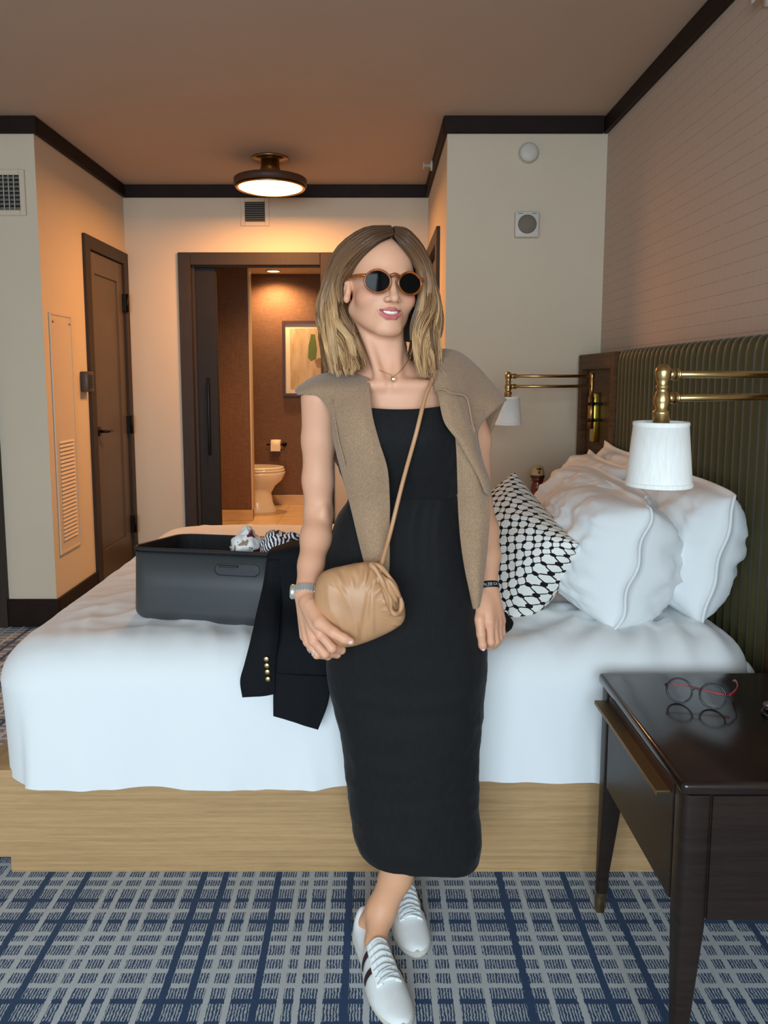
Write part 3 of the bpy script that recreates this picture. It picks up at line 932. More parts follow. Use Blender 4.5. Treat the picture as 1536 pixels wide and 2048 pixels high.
rows = [(.05, 1), (.3, 1), (.6, 1), (.9, 1), (1.2, 1), (1.38, 1.0), (1.425, .98), (1.452, .88), (1.470, .66), (1.478, .35), (1.48, .0)]
def channel(y):
    G = []
    for zi, (z, s) in enumerate(rows):
        row = []
        for t, hgt in P:
            d = .014+.026*hgt
            zz = z
            if z > 1.4: zz = z + .004*hgt
            row.append((1.12-(d*s+.004), y+t*pw, zz))
        G.append(row)
    return MB().grid(G)
ch0 = part('channel', channel(1.98), M_VELVET, hb)
for i in range(1, nch):
    c = ch0.copy(); COL.objects.link(c); c.parent = hb; c.location = (0, pw*i, 0)

# ================================================================== SWING-ARM WALL LAMPS
def fabric_shade():
    m = mat('lamp_shade_linen', (240, 240, 236), .9, spec=.2)
    nt = NT(m); b = nt.n['Principled BSDF']
    co = nt.coord('Object')
    w = nt.noise(nt.mapping(co, (300, 300, 12)), 1.0, 3)
    nt.link(nt.mix(w, lin((222, 222, 216)), lin((250, 250, 247))), b.inputs['Base Color'])
    nt.link(nt.bump(w, .2, .001), b.inputs['Normal'])
    return m
M_SHADE = fabric_shade()
def swing_lamp(mount, end, label, plate_dy):
    mx, my = mount; ex, ey = end
    d = thing('swing_arm_lamp', (mx, my, 1.0), label, 'wall lamp', 'swing arm lamps on the headboard')
    za, zb = 1.366, 1.318
    A = Vector((mx, my, 0)); E = Vector((ex, ey, 0)); u = (E-A).normalized()
    for z in (za, zb):
        b = MB().tube([A+Vector((0, 0, z)), E+Vector((0, 0, z))], .0075, 14)
        for q, r in ((.028, .0125), (.034, .0125)):
            b.tube([E-u*q+Vector((0, 0, z)), E-u*(q+.003)+Vector((0, 0, z))], r, 14)
        b.tube([E-u*.012+Vector((0, 0, z)), E-u*.03+Vector((0, 0, z))], [.0095, .0125], 14)
        part('arm', b, M_BRASS, d)
    # hinge post at the wall side
    b = MB().lathe([(.0, za+.018), (.009, za+.015), (.0125, za+.004), (.009, za-.012), (.009, zb+.012), (.0095, zb-.012), (.009, zb-.05), (.014, zb-.05), (.014, 1.115), (0, 1.115)], (mx, my, 0), n=18)
    part('hinge_post', b, M_BRASSD, d)
    for z in (1.235, 1.155):
        part('clamp', MB().lathe([(.0, z+.007), (.018, z+.007), (.018, z-.007), (0, z-.007)], (mx, my, 0), n=16).box(mx, HX+.005, my-.008, my+.008, z-.006, z+.006), M_BLACK, d)
    part('back_plate', MB().box(HX-.020, HX+.012, my+plate_dy-.03, my+plate_dy+.03, 1.045, 1.285, .004, 2), mat('polished_brass', (196, 164, 70), .25, metal=1.0), d)
    # lamp post at the free end
    pr = [(.0, za+.022), (.008, za+.019), (.015, za+.011), (.0165, za+.004), (.014, za-.010), (.0105, za-.020), (.0135, za-.024), (.0135, za-.027), (.0105, za-.030),
          (.013, zb+.012), (.0165, zb), (.0165, zb-.008), (.012, zb-.022), (.0175, zb-.027), (.0175, zb-.031), (.0165, zb-.034), (.0165, zb-.085), (.012, zb-.09)]
    part('lamp_post', MB().lathe(pr, (ex, ey, 0), n=24), M_BRASS, d)
    zt, zbtm = 1.270, 1.139
    sh = part('shade', MB().lathe([(.0655, zbtm), (.0535, zt), (.0515, zt), (.0635, zbtm), (.0655, zbtm)], (ex, ey, 0), n=56, cap=False), M_SHADE, d)
    b = MB()
    for z, r in ((zt-.004, .0545), (zbtm+.005, .0662)):
        b.lathe([(r, z-.0045), (r+.0008, z), (r, z+.0045), (r-.0035, z+.0045), (r-.0035, z-.0045), (r, z-.0045)], (ex, ey, 0), n=56, cap=False)
    part('shade_trim', b, M_SHADE, sh)
    b = MB()
    for k in range(3):
        a = k*2.094+.4
        b.tube([(ex, ey, zt-.010), (ex+.052*math.cos(a), ey+.052*math.sin(a), zt-.006)], .0016, 6)
    part('spider', b, M_WHITEP, sh)
    return d
swing_lamp((1.035, 3.60), (.622, 3.52), 'far brass swing arm lamp with white shade behind the woman\'s shoulder', .09)
swing_lamp((1.035, 1.72), (.582, 1.525), 'near brass swing arm lamp with white shade above the nightstand', -.09)

# ================================================================== NIGHTSTANDS
M_ESP = wood('espresso_wood', (40, 29, 25), (26, 19, 17), rough=.16, sc=.8, spec=.5)
M_ESPS = wood('espresso_side', (44, 33, 28), (31, 23, 20), rough=.4, sc=.8, spec=.3)
def nightstand(x0, x1, y0, y1, label):
    d = thing('nightstand', ((x0+x1)/2, (y0+y1)/2, 0), label, 'nightstand', 'dark nightstands by the bed')
    zt = .63
    b = MB().box(x0, x1, y0, y1, zt-.026, zt, .010, 4)
    part('top', b, M_ESP, d)
    part('body', MB().box(x0+.028, x1-.003, y0+.012, y1-.012, .357, zt-.027), M_ESPS, d)
    dr = part('drawer_front', MB().box(x0+.010, x0+.027, y0+.062, y1-.062, .36, zt-.036, .002, 1), M_ESPS, d)
    # edge pull: an L profile running along the drawer
    b = MB().box(x0-.016, x0+.012, y0+.078, y1-.035, zt-.062, zt-.0585).box(x0-.018, x0-.0145, y0+.078, y1-.035, zt-.068, zt-.0585, .001, 1)
    part('handle', b, mat('dull_brass', (128, 104, 70), .5, metal=.8), dr)
    part('side_panel', MB().box(x0+.06, x1-.005, y0+.006, y0+.0115, .357, zt-.028, .001, 1), M_ESPS, d)
    L = .052
    for cx, cy in ((x0+.008, y0+.006), (x0+.008, y1-.006-L), (x1-.008-L, y0+.006), (x1-.008-L, y1-.006-L)):
        fx = 1 if cx < (x0+x1)/2 else -1; fy = 1 if cy < (y0+y1)/2 else -1
        def sec(z, k):
            w = L*k
            xa = cx if fx > 0 else cx+L-w; ya = cy if fy > 0 else cy+L-w
            r = .012*k; pts = []
            for (qx, qy, a0) in ((xa+r, ya+r, math.pi), (xa+w-r, ya+r, -math.pi/2), (xa+w-r, ya+w-r, 0), (xa+r, ya+w-r, math.pi/2)):
                for s in range(4): pts.append((qx+r*math.cos(a0+math.pi/2*s/3), qy+r*math.sin(a0+math.pi/2*s/3), z))
            return pts
        b = MB().grid([sec(.056, .50), sec(.12, .57), sec(.27, .86), sec(.345, 1), sec(zt-.027, 1)], closed_v=True)
        lg = part('leg', b, M_ESPS, d)
        bb = MB().grid([sec(.001, .42), sec(.056, .505)], closed_v=True)
        bb.f.append(tuple(range(16))); bb.sm.append(False)
        part('brass_foot', bb, M_BRASS, lg)
    return d
nightstand(.557, 1.062, 1.282, 1.80, 'dark wooden nightstand with brass pull, in the right foreground')
nightstand(.620, 1.062, 3.60, 3.965, 'dark wooden nightstand behind the pillows at the far side of bed')

# bottle on the far nightstand
bx, by = .835, 3.78
p = W(1075, 960, by); bx = p.x
d = thing('water_bottle', (bx, by, .63), 'red bottle with tan flip cap behind the patterned cushion', 'bottle')
part('bottle_body', MB().lathe([(0, .631), (.031, .631), (.033, .64), (.033, .80), (.031, .815), (.026, .83), (.026, .838)], (bx, by, 0), n=28), mat('dark_red_plastic', (110, 30, 22), .2, coat=.5), d)
part('collar', MB().lathe([(.0275, .836), (.0305, .838), (.0305, .858), (.0275, .86)], (bx, by, 0), n=28), mat('red_collar', (96, 28, 22), .12, coat=.8), d)
cp = part('cap', MB().lathe([(.034, .858), (.034, .872), (.032, .892), (.026, .908), (.014, .916), (0, .918)], (bx, by, 0), n=28), mat('tan_cap', (196, 176, 128), .45), d)
part('cap_band', MB().lathe([(.0345, .853), (.0355, .856), (.0355, .866), (.0345, .868)], (bx, by, 0), n=28), mat('maroon', (74, 22, 20), .4), d)
part('spout_button', MB().sphere((bx, by-.022, .899), (.014, .010, .009)).sphere((bx, by-.030, .884), (.007, .005, .009)), mat('chrome_brown', (120, 96, 84), .12, metal=1.0), cp)

# ================================================================== EYEGLASSES ON THE NIGHTSTAND
ZT = .6305
A = WZ(1357, 1406, ZT); B = WZ(1424, 1418, ZT)
ux = (B-A); ux.z = 0; ux.normalize(); tilt = Vector((0, .20, .98))
upv = (tilt-ux*tilt.dot(ux)).normalized(); nrm = ux.cross(upv)      # faces into the room
RL = .0265
d = thing('eyeglasses', (A+B)/2, 'round black reading glasses with red temples on the nightstand', 'glasses')
M_GLF = mat('black_glossy_frame', (16, 15, 20), .15)
M_RED = mat('red_plastic', (150, 22, 34), .3)
M_LENS = bpy.data.materials.new('clear_lens'); M_LENS.use_nodes = True
_nt = NT(M_LENS); _nt.n.remove(_nt.n['Principled BSDF'])
_tr = _nt.node('ShaderNodeBsdfTransparent'); _gl = _nt.node('ShaderNodeBsdfGlossy'); _gl.inputs['Roughness'].default_value = 0.02
_mx = _nt.node('ShaderNodeMixShader'); _mx.inputs[0].default_value = 0.012
_nt.link(_tr.outputs[0], _mx.inputs[1]); _nt.link(_gl.outputs[0], _mx.inputs[2]); _nt.link(_mx.outputs[0], _nt.n['Material Output'].inputs[0])
cen = []
b = MB()
for p in (A, B):
    c = Vector(p)+upv*(RL+.002); cen.append(c)
    ring = [c+ux*(RL*math.cos(q))+upv*(RL*math.sin(q)) for q in np.linspace(0, 2*math.pi, 40, endpoint=False)]
    b.tube(ring, .0021, 8, closed=True)
br = [cen[0]+ux*RL*.97+upv*.004, (cen[0]+cen[1])/2+upv*.010, cen[1]-ux*RL*.97+upv*.004]
b.tube(catmull(br, 9), .0016, 8)
hl = cen[0]-ux*(RL+.004)+upv*.008; hr = cen[1]+ux*(RL+.006)+upv*.008
b.tube([cen[0]-ux*RL+upv*.006, hl], .003, 8); b.tube([cen[1]+ux*RL+upv*.006, hr], .003, 8)
part('frame', b, M_GLF, d)
for c in cen:
    disc = [c] + [c+ux*(RL*math.cos(q))+upv*(RL*math.sin(q)) for q in np.linspace(0, 2*math.pi, 32, endpoint=False)]
    part('lens', MB().add(disc, [(0, 1+k, 1+(k+1) % 32) for k in range(32)], True), M_LENS, d)
back = Vector((-nrm.x, -nrm.y, 0)); back.normalize()
if back.y < 0: back = -back
t1 = catmull([hl, hl+back*.012+ux*.01, hl+back*.022+ux*.06-upv*.004, hl+back*.024+ux*.115-upv*.010, hl+back*.03+ux*.135-upv*.0095], 16)
part('temple', MB().tube(t1, [.0018]*10+[.0022, .0026, .003, .0032, .003, .002], 8), M_RED, d, 'red temple arm folded behind the lenses')
t2 = catmull([hr, hr+back*.02+ux*.008-upv*.001, hr+back*.06+ux*.016+upv*.0, hr+back*.10+ux*.012-upv*.003, hr+back*.125+ux*.006-upv*.014], 16)
part('temple', MB().tube(t2, [.0025]*6+[.0016]*4+[.0022, .0026, .003, .0032, .003, .002], 8), M_RED, d)
# beaded bracelet at the picture's right edge
c = WZ(1556, 1432, ZT)
d = thing('bracelet', c, 'black beaded bracelet lying on the nightstand at right edge', 'bracelet')
for k in range(22):
    a = 2*math.pi*k/22
    part('bead', MB().sphere((c.x+.030*math.cos(a), c.y+.026*math.sin(a), ZT+.0052), .0047, 10, 7), M_GLF, d)
part('clasp', MB().sphere((c.x-.006, c.y+.03, ZT+.011), (.012, .009, .009), 12, 8), mat('brown_bead', (78, 56, 46), .4), d)

# ================================================================== SUITCASE
sA = WZ(258, 1246, .668); sB = WZ(520, 1262, .668)
u = (sB-sA); u.z = 0; u.normalize(); v = Vector((-u.y, u.x, 0))
up = (Vector((0, 0, 1))+v*.0).normalized()
M_S = Matrix.Identity(4)
tl = math.radians(-5.5)
rot = Matrix.Rotation(tl, 4, u)
for i, a in enumerate((u, (rot @ v), (rot @ Vector((0, 0, 1))))):
    for r in range(3): M_S[r][i] = a[r]
M_S.translation = Vector((sA.x, sA.y, .672))
LS, DS, HS = .58, .345, .212
M_CASE = mat('black_polycarbonate', (58, 60, 61), .42, var=.08, vscale=4, bump=.04, bscale=500)
M_LIN = mat('suitcase_lining', (20, 22, 26), .8, bump=.3, bscale=40, bdist=.02)
sc = thing('suitcase', M_S.translation, 'open black hard-shell suitcase full of clothes on the bed', 'suitcase')
def shell_ring(off, z, r):
    pts = rrect(off, LS-off, off, DS-off, r, 14, 10, 8)
    return [tuple(M_S @ Vector((x, y, z))) for x, y in pts]
R = .035
rg = []
for k in range(7):
    a = math.pi/2*(1-k/6)
    rg.append(shell_ring(R-R*math.cos(a)*1.0 if False else R*(1-math.cos(math.pi/2*k/6)) if False else R-R*math.sin(math.pi/2*k/6), R-R*math.cos(math.pi/2*k/6), .05-.0*k))
rg = rg
rg.append(shell_ring(0, .10, .05)); rg.append(shell_ring(-.001, HS-.012, .05)); rg.append(shell_ring(.0, HS-.012, .05))
b = MB().grid(rg, closed_v=True); n = len(rg[0])
b.f.append(tuple(range(n))[::-1]); b.sm.append(False)
part('shell', b, M_CASE, sc)
rg = [shell_ring(.004, HS, .048), shell_ring(.008, HS-.03, .046), shell_ring(.010, .05, .045), shell_ring(.03, .012, .03)]
b = MB().grid(rg, closed_v=True); b.f.append(tuple(range(3*n, 4*n))); b.sm.append(False)
part('lining', b, M_LIN, sc)
part('zip_edge', MB().tube(shell_ring(-.001, HS-.004, .051), .0058, 8, closed=True), mat('zip_tape', (24, 24, 27), .6, bump=.6, bscale=600), sc)
part('stitching', MB().tube(shell_ring(-.0012, HS-.014, .051), .0022, 6, closed=True), mat('stitch', (36, 36, 40), .8, bump=1, bscale=500), sc)
# recessed grip on the long side
hx0, hx1 = .255, .385
gr = []
for k in range(40):
    pass
pts = rrect(hx0, hx1, HS-.068, HS-.034, .0165, 10, 1, 6)
P = [[tuple(M_S @ Vector((x, q, z))) for x, z in pts] for q in (-.0005, -.0035, -.0035)]
P[2] = [tuple(M_S @ Vector((hx0+.005+(x-hx0)*(hx1-hx0-.010)/(hx1-hx0), -.0012, HS-.051+(z-HS+.051)*.72))) for x, z in pts]
b = MB().grid(P, closed_v=True); m_ = len(pts); b.f.append(tuple(range(2*m_, 3*m_))); b.sm.append(False)
hd = part('side_handle', b, mat('black_rubber', (34, 35, 38), .5), sc)
part('handle_slot', MB().box(hx0+.012, hx0+.068, -.0055, -.002, HS-.045, HS-.038, .001, 1, M=M_S), mat('slot_black', (10, 10, 12), .6), hd)

# clothes in the suitcase
def cloth_lump(name, c, R, seed, material, label, cat='clothing', amp=.35, n=40, m=26):
    b = MB(); vs = []
    G = []
    for i in range(m+1):
        row = []
        th = math.pi*i/m
        for k in range(n):
            q = 2*math.pi*k/n
            p = Vector((math.sin(th)*math.cos(q), math.sin(th)*math.sin(q), -math.cos(th)))
            r = 1+amp*nz(p, 1.6, seed)+amp*.45*ridge(p, 2.6, seed+3)-amp*.2
            row.append((c[0]+p.x*R[0]*r, c[1]+p.y*R[1]*r, c[2]+max(-.9, p.z)*R[2]*r))
        G.append(row)
    b.grid(G, closed_v=True)
    o = part(name, b, material)
    tag(o, label, cat, 'clothes packed in the suitcase')
    return o
def geo_print():
    m = mat('scarf_print', (226, 222, 214), .7)
    nt = NT(m); b = nt.n['Principled BSDF']
    co = nt.coord('Object')
    v = nt.node('ShaderNodeTexVoronoi'); v.distance = 'MANHATTAN'; v.inputs['Scale'].default_value = 46; nt.link(nt.mapping(co, (1, 1, 1), (0, .5, .7)), v.inputs['Vector'])
    s2 = nt.node('ShaderNodeSeparateColor'); nt.link(v.outputs['Color'], s2.inputs[0])
    c = nt.ramp(s2.outputs[0], [(0, lin((228, 226, 222))), (.45, lin((96, 22, 26))), (.60, lin((226, 222, 216))), (.74, lin((34, 22, 34))), (.84, lin((150, 120, 98))), (.92, lin((232, 228, 224)))], 'CONSTANT')
    nt.link(c, b.inputs['Base Color'])
    return m
def stripe_print():
    m = mat('stripe_print', (226, 222, 214), .8)
    nt = NT(m); b = nt.n['Principled BSDF']
    co = nt.mapping(nt.coord('Object'), (1, 1, 1), (0, .6, .3))
    sep = nt.node('ShaderNodeSeparateXYZ'); nt.link(co, sep.inputs[0])
    f = nt.m('FRACT', nt.m('MULTIPLY', nt.m('ADD', sep.outputs[0], nt.m('MULTIPLY', nt.noise(co, 10, 2), .02)), 120))
    nt.link(nt.mix(nt.m('LESS_THAN', f, .5), lin((232, 228, 226)), lin((34, 24, 46))), b.inputs['Base Color'])
    return m
def inS(x, y, z): return M_S @ Vector((x, y, z))
cloth_lump('patterned_scarf', inS(.312, .09, .212), (.044, .055, .052), 2.3, geo_print(), 'crumpled silky scarf with maroon geometric print in the suitcase', 'scarf')
cloth_lump('white_blouse', inS(.345, .17, .187), (.055, .05, .042), 5.1, mat('white_silk', (216, 212, 206), .45), 'plain white crumpled blouse behind the patterned scarf', 'clothing')
cloth_lump('striped_top', inS(.408, .11, .214), (.060, .055, .045), 7.7, stripe_print(), 'navy and white striped top bundled in the suitcase', 'clothing')
cloth_lump('white_garment', inS(.18, .12, .160), (.05, .05, .030), 9.4, mat('white_knit', (220, 216, 206), .9), 'small white garment low in the suitcase', 'clothing')
cloth_lump('tan_garment', inS(.405, .055, .175), (.045, .035, .030), 11.4, mat('tan_suede', (150, 96, 56), .8), 'tan brown garment at the suitcase front edge', 'clothing')
cloth_lump('dark_garment', inS(.26, .18, .10), (.23, .14, .07), 13.4, mat('dark_jersey', (24, 26, 32), .9), 'dark folded garments filling the suitcase bottom', 'clothing', .15)
# ================================================================== IMPLICIT SURFACE TOOLS
class Field:
    def __init__(s, xs, ys, zs):
        s.xs, s.ys, s.zs = (np.asarray(a, np.float32) for a in (xs, ys, zs))
        s.f = np.full((len(xs), len(ys), len(zs)), 1.0, np.float32)
    def sl(s, lo, hi):
        o = []
        for a, l, h in zip((s.xs, s.ys, s.zs), lo, hi):
            i0 = max(0, int(np.searchsorted(a, l))-1); i1 = min(len(a), int(np.searchsorted(a, h))+1)
            o.append(slice(i0, max(i1, i0+1)))
        return tuple(o)
    def put(s, lo, hi, fn, k, sub=False):
        q = s.sl(lo, hi)
        X = s.xs[q[0]][:, None, None]; Y = s.ys[q[1]][None, :, None]; Z = s.zs[q[2]][None, None, :]
        d = fn(X, Y, Z).astype(np.float32)
        a = s.f[q]
        if sub:
            d = -d; h = np.maximum(k-np.abs(a-d), 0)/k
            s.f[q] = np.maximum(a, d)+h*h*h*k/6
        else:
            h = np.maximum(k-np.abs(a-d), 0)/k
            s.f[q] = np.minimum(a, d)-h*h*h*k/6
    def cone(s, a, b, ra, rb, k=.01, sub=False):
        a = np.array(a, np.float64); b = np.array(b, np.float64)
        m = max(ra, rb)+k+.012
        lo = np.minimum(a, b)-m; hi = np.maximum(a, b)+m
        ba = b-a; L2 = float(ba@ba)+1e-12
        def fn(X, Y, Z):
            t = ((X-a[0])*ba[0]+(Y-a[1])*ba[1]+(Z-a[2])*ba[2])/L2
            t = np.clip(t, 0, 1)
            return np.sqrt((X-a[0]-t*ba[0])**2+(Y-a[1]-t*ba[1])**2+(Z-a[2]-t*ba[2])**2)-(ra+(rb-ra)*t)
        s.put(lo, hi, fn, k, sub)
    def ell(s, c, R, k=.01, M=None, sub=False):
        """M: 3x3 rows = local axes in world"""
        c = np.array(c, np.float64); R = np.array(R, np.float64)
        A = np.eye(3) if M is None else np.array(M)
        m = R.max()+k+.012
        def fn(X, Y, Z):
            x, y, z = X-c[0], Y-c[1], Z-c[2]
            q = [(x*A[i, 0]+y*A[i, 1]+z*A[i, 2]) for i in range(3)]
            k0 = np.sqrt(sum((q[i]/R[i])**2 for i in range(3)))
            k1 = np.sqrt(sum((q[i]/R[i]**2)**2 for i in range(3)))
            return k0*(k0-1)/np.maximum(k1, 1e-6)
        s.put(c-m, c+m, fn, k, sub)
    def chain(s, pts, rad, k=.01, sub=False):
        for i in range(len(pts)-1):
            s.cone(pts[i], pts[i+1], rad[i], rad[i+1], k, sub)
    def mesh(s, smooth=1):
        f = s.f
        ins = f < 0
        cnt = np.zeros(tuple(n-1 for n in f.shape), np.uint8)
        for dx in (0, 1):
            for dy in (0, 1):
                for dz in (0, 1):
                    cnt += ins[dx:f.shape[0]-1+dx, dy:f.shape[1]-1+dy, dz:f.shape[2]-1+dz]
        act = np.argwhere((cnt > 0) & (cnt < 8))
        ids = np.full(cnt.shape, -1, np.int32)
        ids[act[:, 0], act[:, 1], act[:, 2]] = np.arange(len(act))
        i, j, k = act.T
        cor = {}
        for dx in (0, 1):
            for dy in (0, 1):
                for dz in (0, 1):
                    cor[dx, dy, dz] = f[i+dx, j+dy, k+dz].astype(np.float64)
        acc = np.zeros((len(act), 3)); num = np.zeros(len(act))
        for ax in range(3):
            for p in (0, 1):
                for q in (0, 1):
                    a = [p, q]; a.insert(ax, 0); b = [p, q]; b.insert(ax, 1)
                    va, vb = cor[tuple(a)], cor[tuple(b)]
                    m = (va < 0) != (vb < 0)
                    t = np.where(m, va/np.where(m, va-vb, 1), 0)
                    for d in range(3):
                        acc[:, d] += np.where(m, (t if d == ax else a[d]), 0)
                    num += m
        acc /= num[:, None]
        V = np.empty((len(act), 3))
        for d, ar in enumerate((s.xs, s.ys, s.zs)):
            ii = act[:, d]
            V[:, d] = ar[ii]+acc[:, d]*(ar[ii+1]-ar[ii])
        F = []
        for ax in range(3):
            n = f.shape
            sa = [slice(1, -1)]*3; sb = [slice(1, -1)]*3
            sa[ax] = slice(0, n[ax]-1); sb[ax] = slice(1, n[ax])
            A, B = ins[tuple(sa)], ins[tuple(sb)]
            e = np.argwhere(A != B)
            flip = A[e[:, 0], e[:, 1], e[:, 2]]
            o1, o2 = [d for d in range(3) if d != ax]
            base = e.copy(); base[:, o1] += 1; base[:, o2] += 1
            def cid(d1, d2):
                g = base.copy(); g[:, o1] -= d1; g[:, o2] -= d2
                return ids[g[:, 0], g[:, 1], g[:, 2]]
            q = np.stack([cid(1, 1), cid(0, 1), cid(0, 0), cid(1, 0)], 1)
            if ax == 1: flip = ~flip
            q[~flip] = q[~flip][:, ::-1]
            F.append(q)
        F = np.concatenate(F)
        for _ in range(smooth):
            S = np.zeros_like(V); N = np.zeros(len(V))
            for a, b in ((0, 1), (1, 2), (2, 3), (3, 0)):
                for d in range(3):
                    S[:, d] += np.bincount(F[:, a], V[F[:, b], d], len(V))+np.bincount(F[:, b], V[F[:, a], d], len(V))
                N += np.bincount(F[:, a], minlength=len(V))+np.bincount(F[:, b], minlength=len(V))
            V = V*.5+.5*S/np.maximum(N, 1)[:, None]
        return V, F

def np_mesh(name, V, F, off, material, parent=None):
    me = bpy.data.meshes.new(name)
    V = np.asarray(V, np.float32)-np.array(off, np.float32)
    F = np.asarray(F, np.int32)
    me.vertices.add(len(V)); me.vertices.foreach_set('co', V.ravel())
    n, w = F.shape
    me.loops.add(n*w); me.loops.foreach_set('vertex_index', F.ravel())
    me.polygons.add(n); me.polygons.foreach_set('loop_start', np.arange(0, n*w, w, dtype=np.int32))
    me.polygons.foreach_set('use_smooth', np.ones(n, bool))
    me.update(calc_edges=True); me.validate()
    me.materials.append(material)
    o = bpy.data.objects.new(name, me); COL.objects.link(o)
    if parent is not None: o.parent = parent
    return o
def set_colors(o, C):
    a = o.data.color_attributes.new('col', 'FLOAT_COLOR', 'POINT')
    C = np.concatenate([C, np.ones((len(C), 1))], 1).astype(np.float32)
    a.data.foreach_set('color', C.ravel())
def attr_mat(name, rough=.5, sss=0.0, spec=.4, bump=0, bscale=200, sheen=0.0, aniso=0.0):
    m = mat(name, (128, 128, 128), rough, spec=spec, sss=sss, bump=bump, bscale=bscale, bdist=.001, sheen=sheen)
    nt = NT(m)
    a = nt.node('ShaderNodeVertexColor'); a.layer_name = 'col'
    nt.link(a.outputs[0], nt.n['Principled BSDF'].inputs['Base Color'])
    if aniso: nt.n['Principled BSDF'].inputs['Anisotropic'].default_value = aniso
    return m
def L3(c): return np.array(lin(c)[:3])

# ================================================================== THE WOMAN: BODY
HYAW = math.radians(17); 
hf = Vector((math.sin(HYAW), -math.cos(HYAW), -.03)).normalized()      # face direction
hr = Vector((math.cos(HYAW), math.sin(HYAW), -.03)); hr = (hr-hf*hr.dot(hf)).normalized()
hu = hr.cross(hf); hu = hu if hu.z > 0 else -hu
HO = W(786, 565, 1.605)-hf*.092
HM = np.array([hr[:], hf[:], hu[:]])
def H(x, y, z): return np.array(HO)+x*HM[0]+y*HM[1]+z*HM[2]

zs = np.concatenate([np.arange(-.02, .06, .006), np.arange(.06, .24, .0035), np.arange(.24, .70, .010), np.arange(.70, .98, .0021), np.arange(.98, 1.28, .0045), np.arange(1.28, 1.40, .0028), np.arange(1.40, 1.62, .0017), np.arange(1.62, 1.72, .004)])
xs = np.concatenate([np.arange(-.22, -.03, .0022), np.arange(-.03, .125, .0017), np.arange(.125, .21, .0035), np.arange(.21, .33, .0021)])
ys = np.concatenate([np.arange(1.44, 1.64, .0019), np.arange(1.64, 1.76, .0022), np.arange(1.76, 1.95, .0045)])
B = Field(xs, ys, zs)
# ---- head
B.ell(H(0, -.012, .032), (.072, .092, .084), .01, HM)
B.ell(H(0, .030, .036), (.058, .054, .056), .03, HM)
B.ell(H(0, .026, -.032), (.059, .058, .072), .03, HM)
for q in (-1, 1):
    B.ell(H(q*.0405, .050, -.031), (.0235, .025, .022), .03, HM)
    B.cone(H(q*.0485, -.004, -.054), H(q*.017, .066, -.094), .0195, .0145, .035)
B.ell(H(0, .074, -.096), (.018, .0145, .0135), .02, HM)
B.ell(H(0, .067, -.064), (.029, .024, .028), .02, HM)
B.cone(H(-.030, .079, .017), H(.030, .079, .017), .009, .009, .02)
B.cone(H(0, .083, .010), H(0, .1025, -.027), .0068, .0084, .014)
B.ell(H(0, .1070, -.0335), (.0095, .0095, .0088), .008, HM)
for q in (-1, 1):
    B.ell(H(q*.0126, .0940, -.0355), (.0060, .0095, .0062), .009, HM)
    B.ell(H(q*.0062, .1010, -.0420), (.0028, .0040, .0018), .003, HM, sub=True)
    B.ell(H(q*.033, .100, .0), (.019, .018, .012), .02, HM, sub=True)
    B.cone(H(q*.0215, .0905, -.040), H(q*.0345, .0735, -.063), .0018, .0014, .006, sub=True)
# lips, parted in a smile
UL = [H(-.0270, .0735, -.0545), H(-.016, .0840, -.0560), H(-.005, .0900, -.0550), H(0, .0905, -.0560), H(.005, .0900, -.0550), H(.016, .0840, -.0560), H(.0270, .0735, -.0545)]
LLp = [H(-.0262, .0740, -.0560), H(-.0190, .0808, -.0660), H(-.0085, .0878, -.0716), H(.0085, .0878, -.0716), H(.0190, .0808, -.0660), H(.0262, .0740, -.0560)]
ULr = [.0015, .0025, .0030, .0028, .0030, .0025, .0015]
LLr = [.0018, .0036, .0043, .0043, .0036, .0018]
B.chain(UL, ULr, .0045); B.chain(LLp, LLr, .0045)
MO = [H(-.0230, .0810, -.0570), H(-.010, .0918, -.0630), H(0, .0945, -.0640), H(.010, .0918, -.0630), H(.0230, .0810, -.0570)]
B.chain(MO, [.0016, .0046, .0054, .0046, .0016], .0022, sub=True)
# ears
for q in (-1, 1):
    EA = np.array([HM[0]*.80+HM[1]*q*-.60*-1, HM[1]*.8-HM[0]*.6*-q*-1, HM[2]]) if False else HM
    B.ell(H(q*.0735, -.004, -.010), (.0085, .0165, .0290), .008, HM)
    B.ell(H(q*.0770, .006, -.032), (.0070, .0085, .0100), .008, HM)
    B.ell(H(q*.0840, .001, -.008), (.0050, .0085, .0165), .004, HM, sub=True)
    B.cone(H(q*.0805, -.002, -.012), H(q*.0805, .004, .002), .0025, .002, .004)
# ---- neck and shoulders
nb = W(778, 772, 1.715)
B.cone(H(0, -.022, -.055), nb, .050, .054, .03)
for q in (-1, 1):                                        # neck muscles and collar bones
    B.cone(H(q*.045, -.012, -.055), W(778+q*16, 762, 1.650), .011, .008, .022)
sR, sL = W(641, 798, 1.722), W(926, 796, 1.735)
B.cone(nb+Vector((-.02, .01, -.01)), sR+Vector((.03, 0, .015)), .048, .036, .05)
B.cone(nb+Vector((.02, .01, -.01)), sL+Vector((-.03, 0, .015)), .048, .036, .05)
B.cone(W(766, 770, 1.645), W(690, 772, 1.660), .009, .008, .02)
B.cone(W(792, 770, 1.645), W(880, 770, 1.660), .009, .008, .02)
# ---- torso (under the dress)
B.ell(W(800, 850, 1.722), (.138, .092, .135), .05)
B.ell(W(806, 985, 1.735), (.094, .074, .14), .05)
B.ell(W(810, 1190, 1.738), (.135, .092, .14), .05)
for q in (-1, 1):
    B.ell(W(800+q*58, 878, 1.655), (.055, .048, .056), .03)
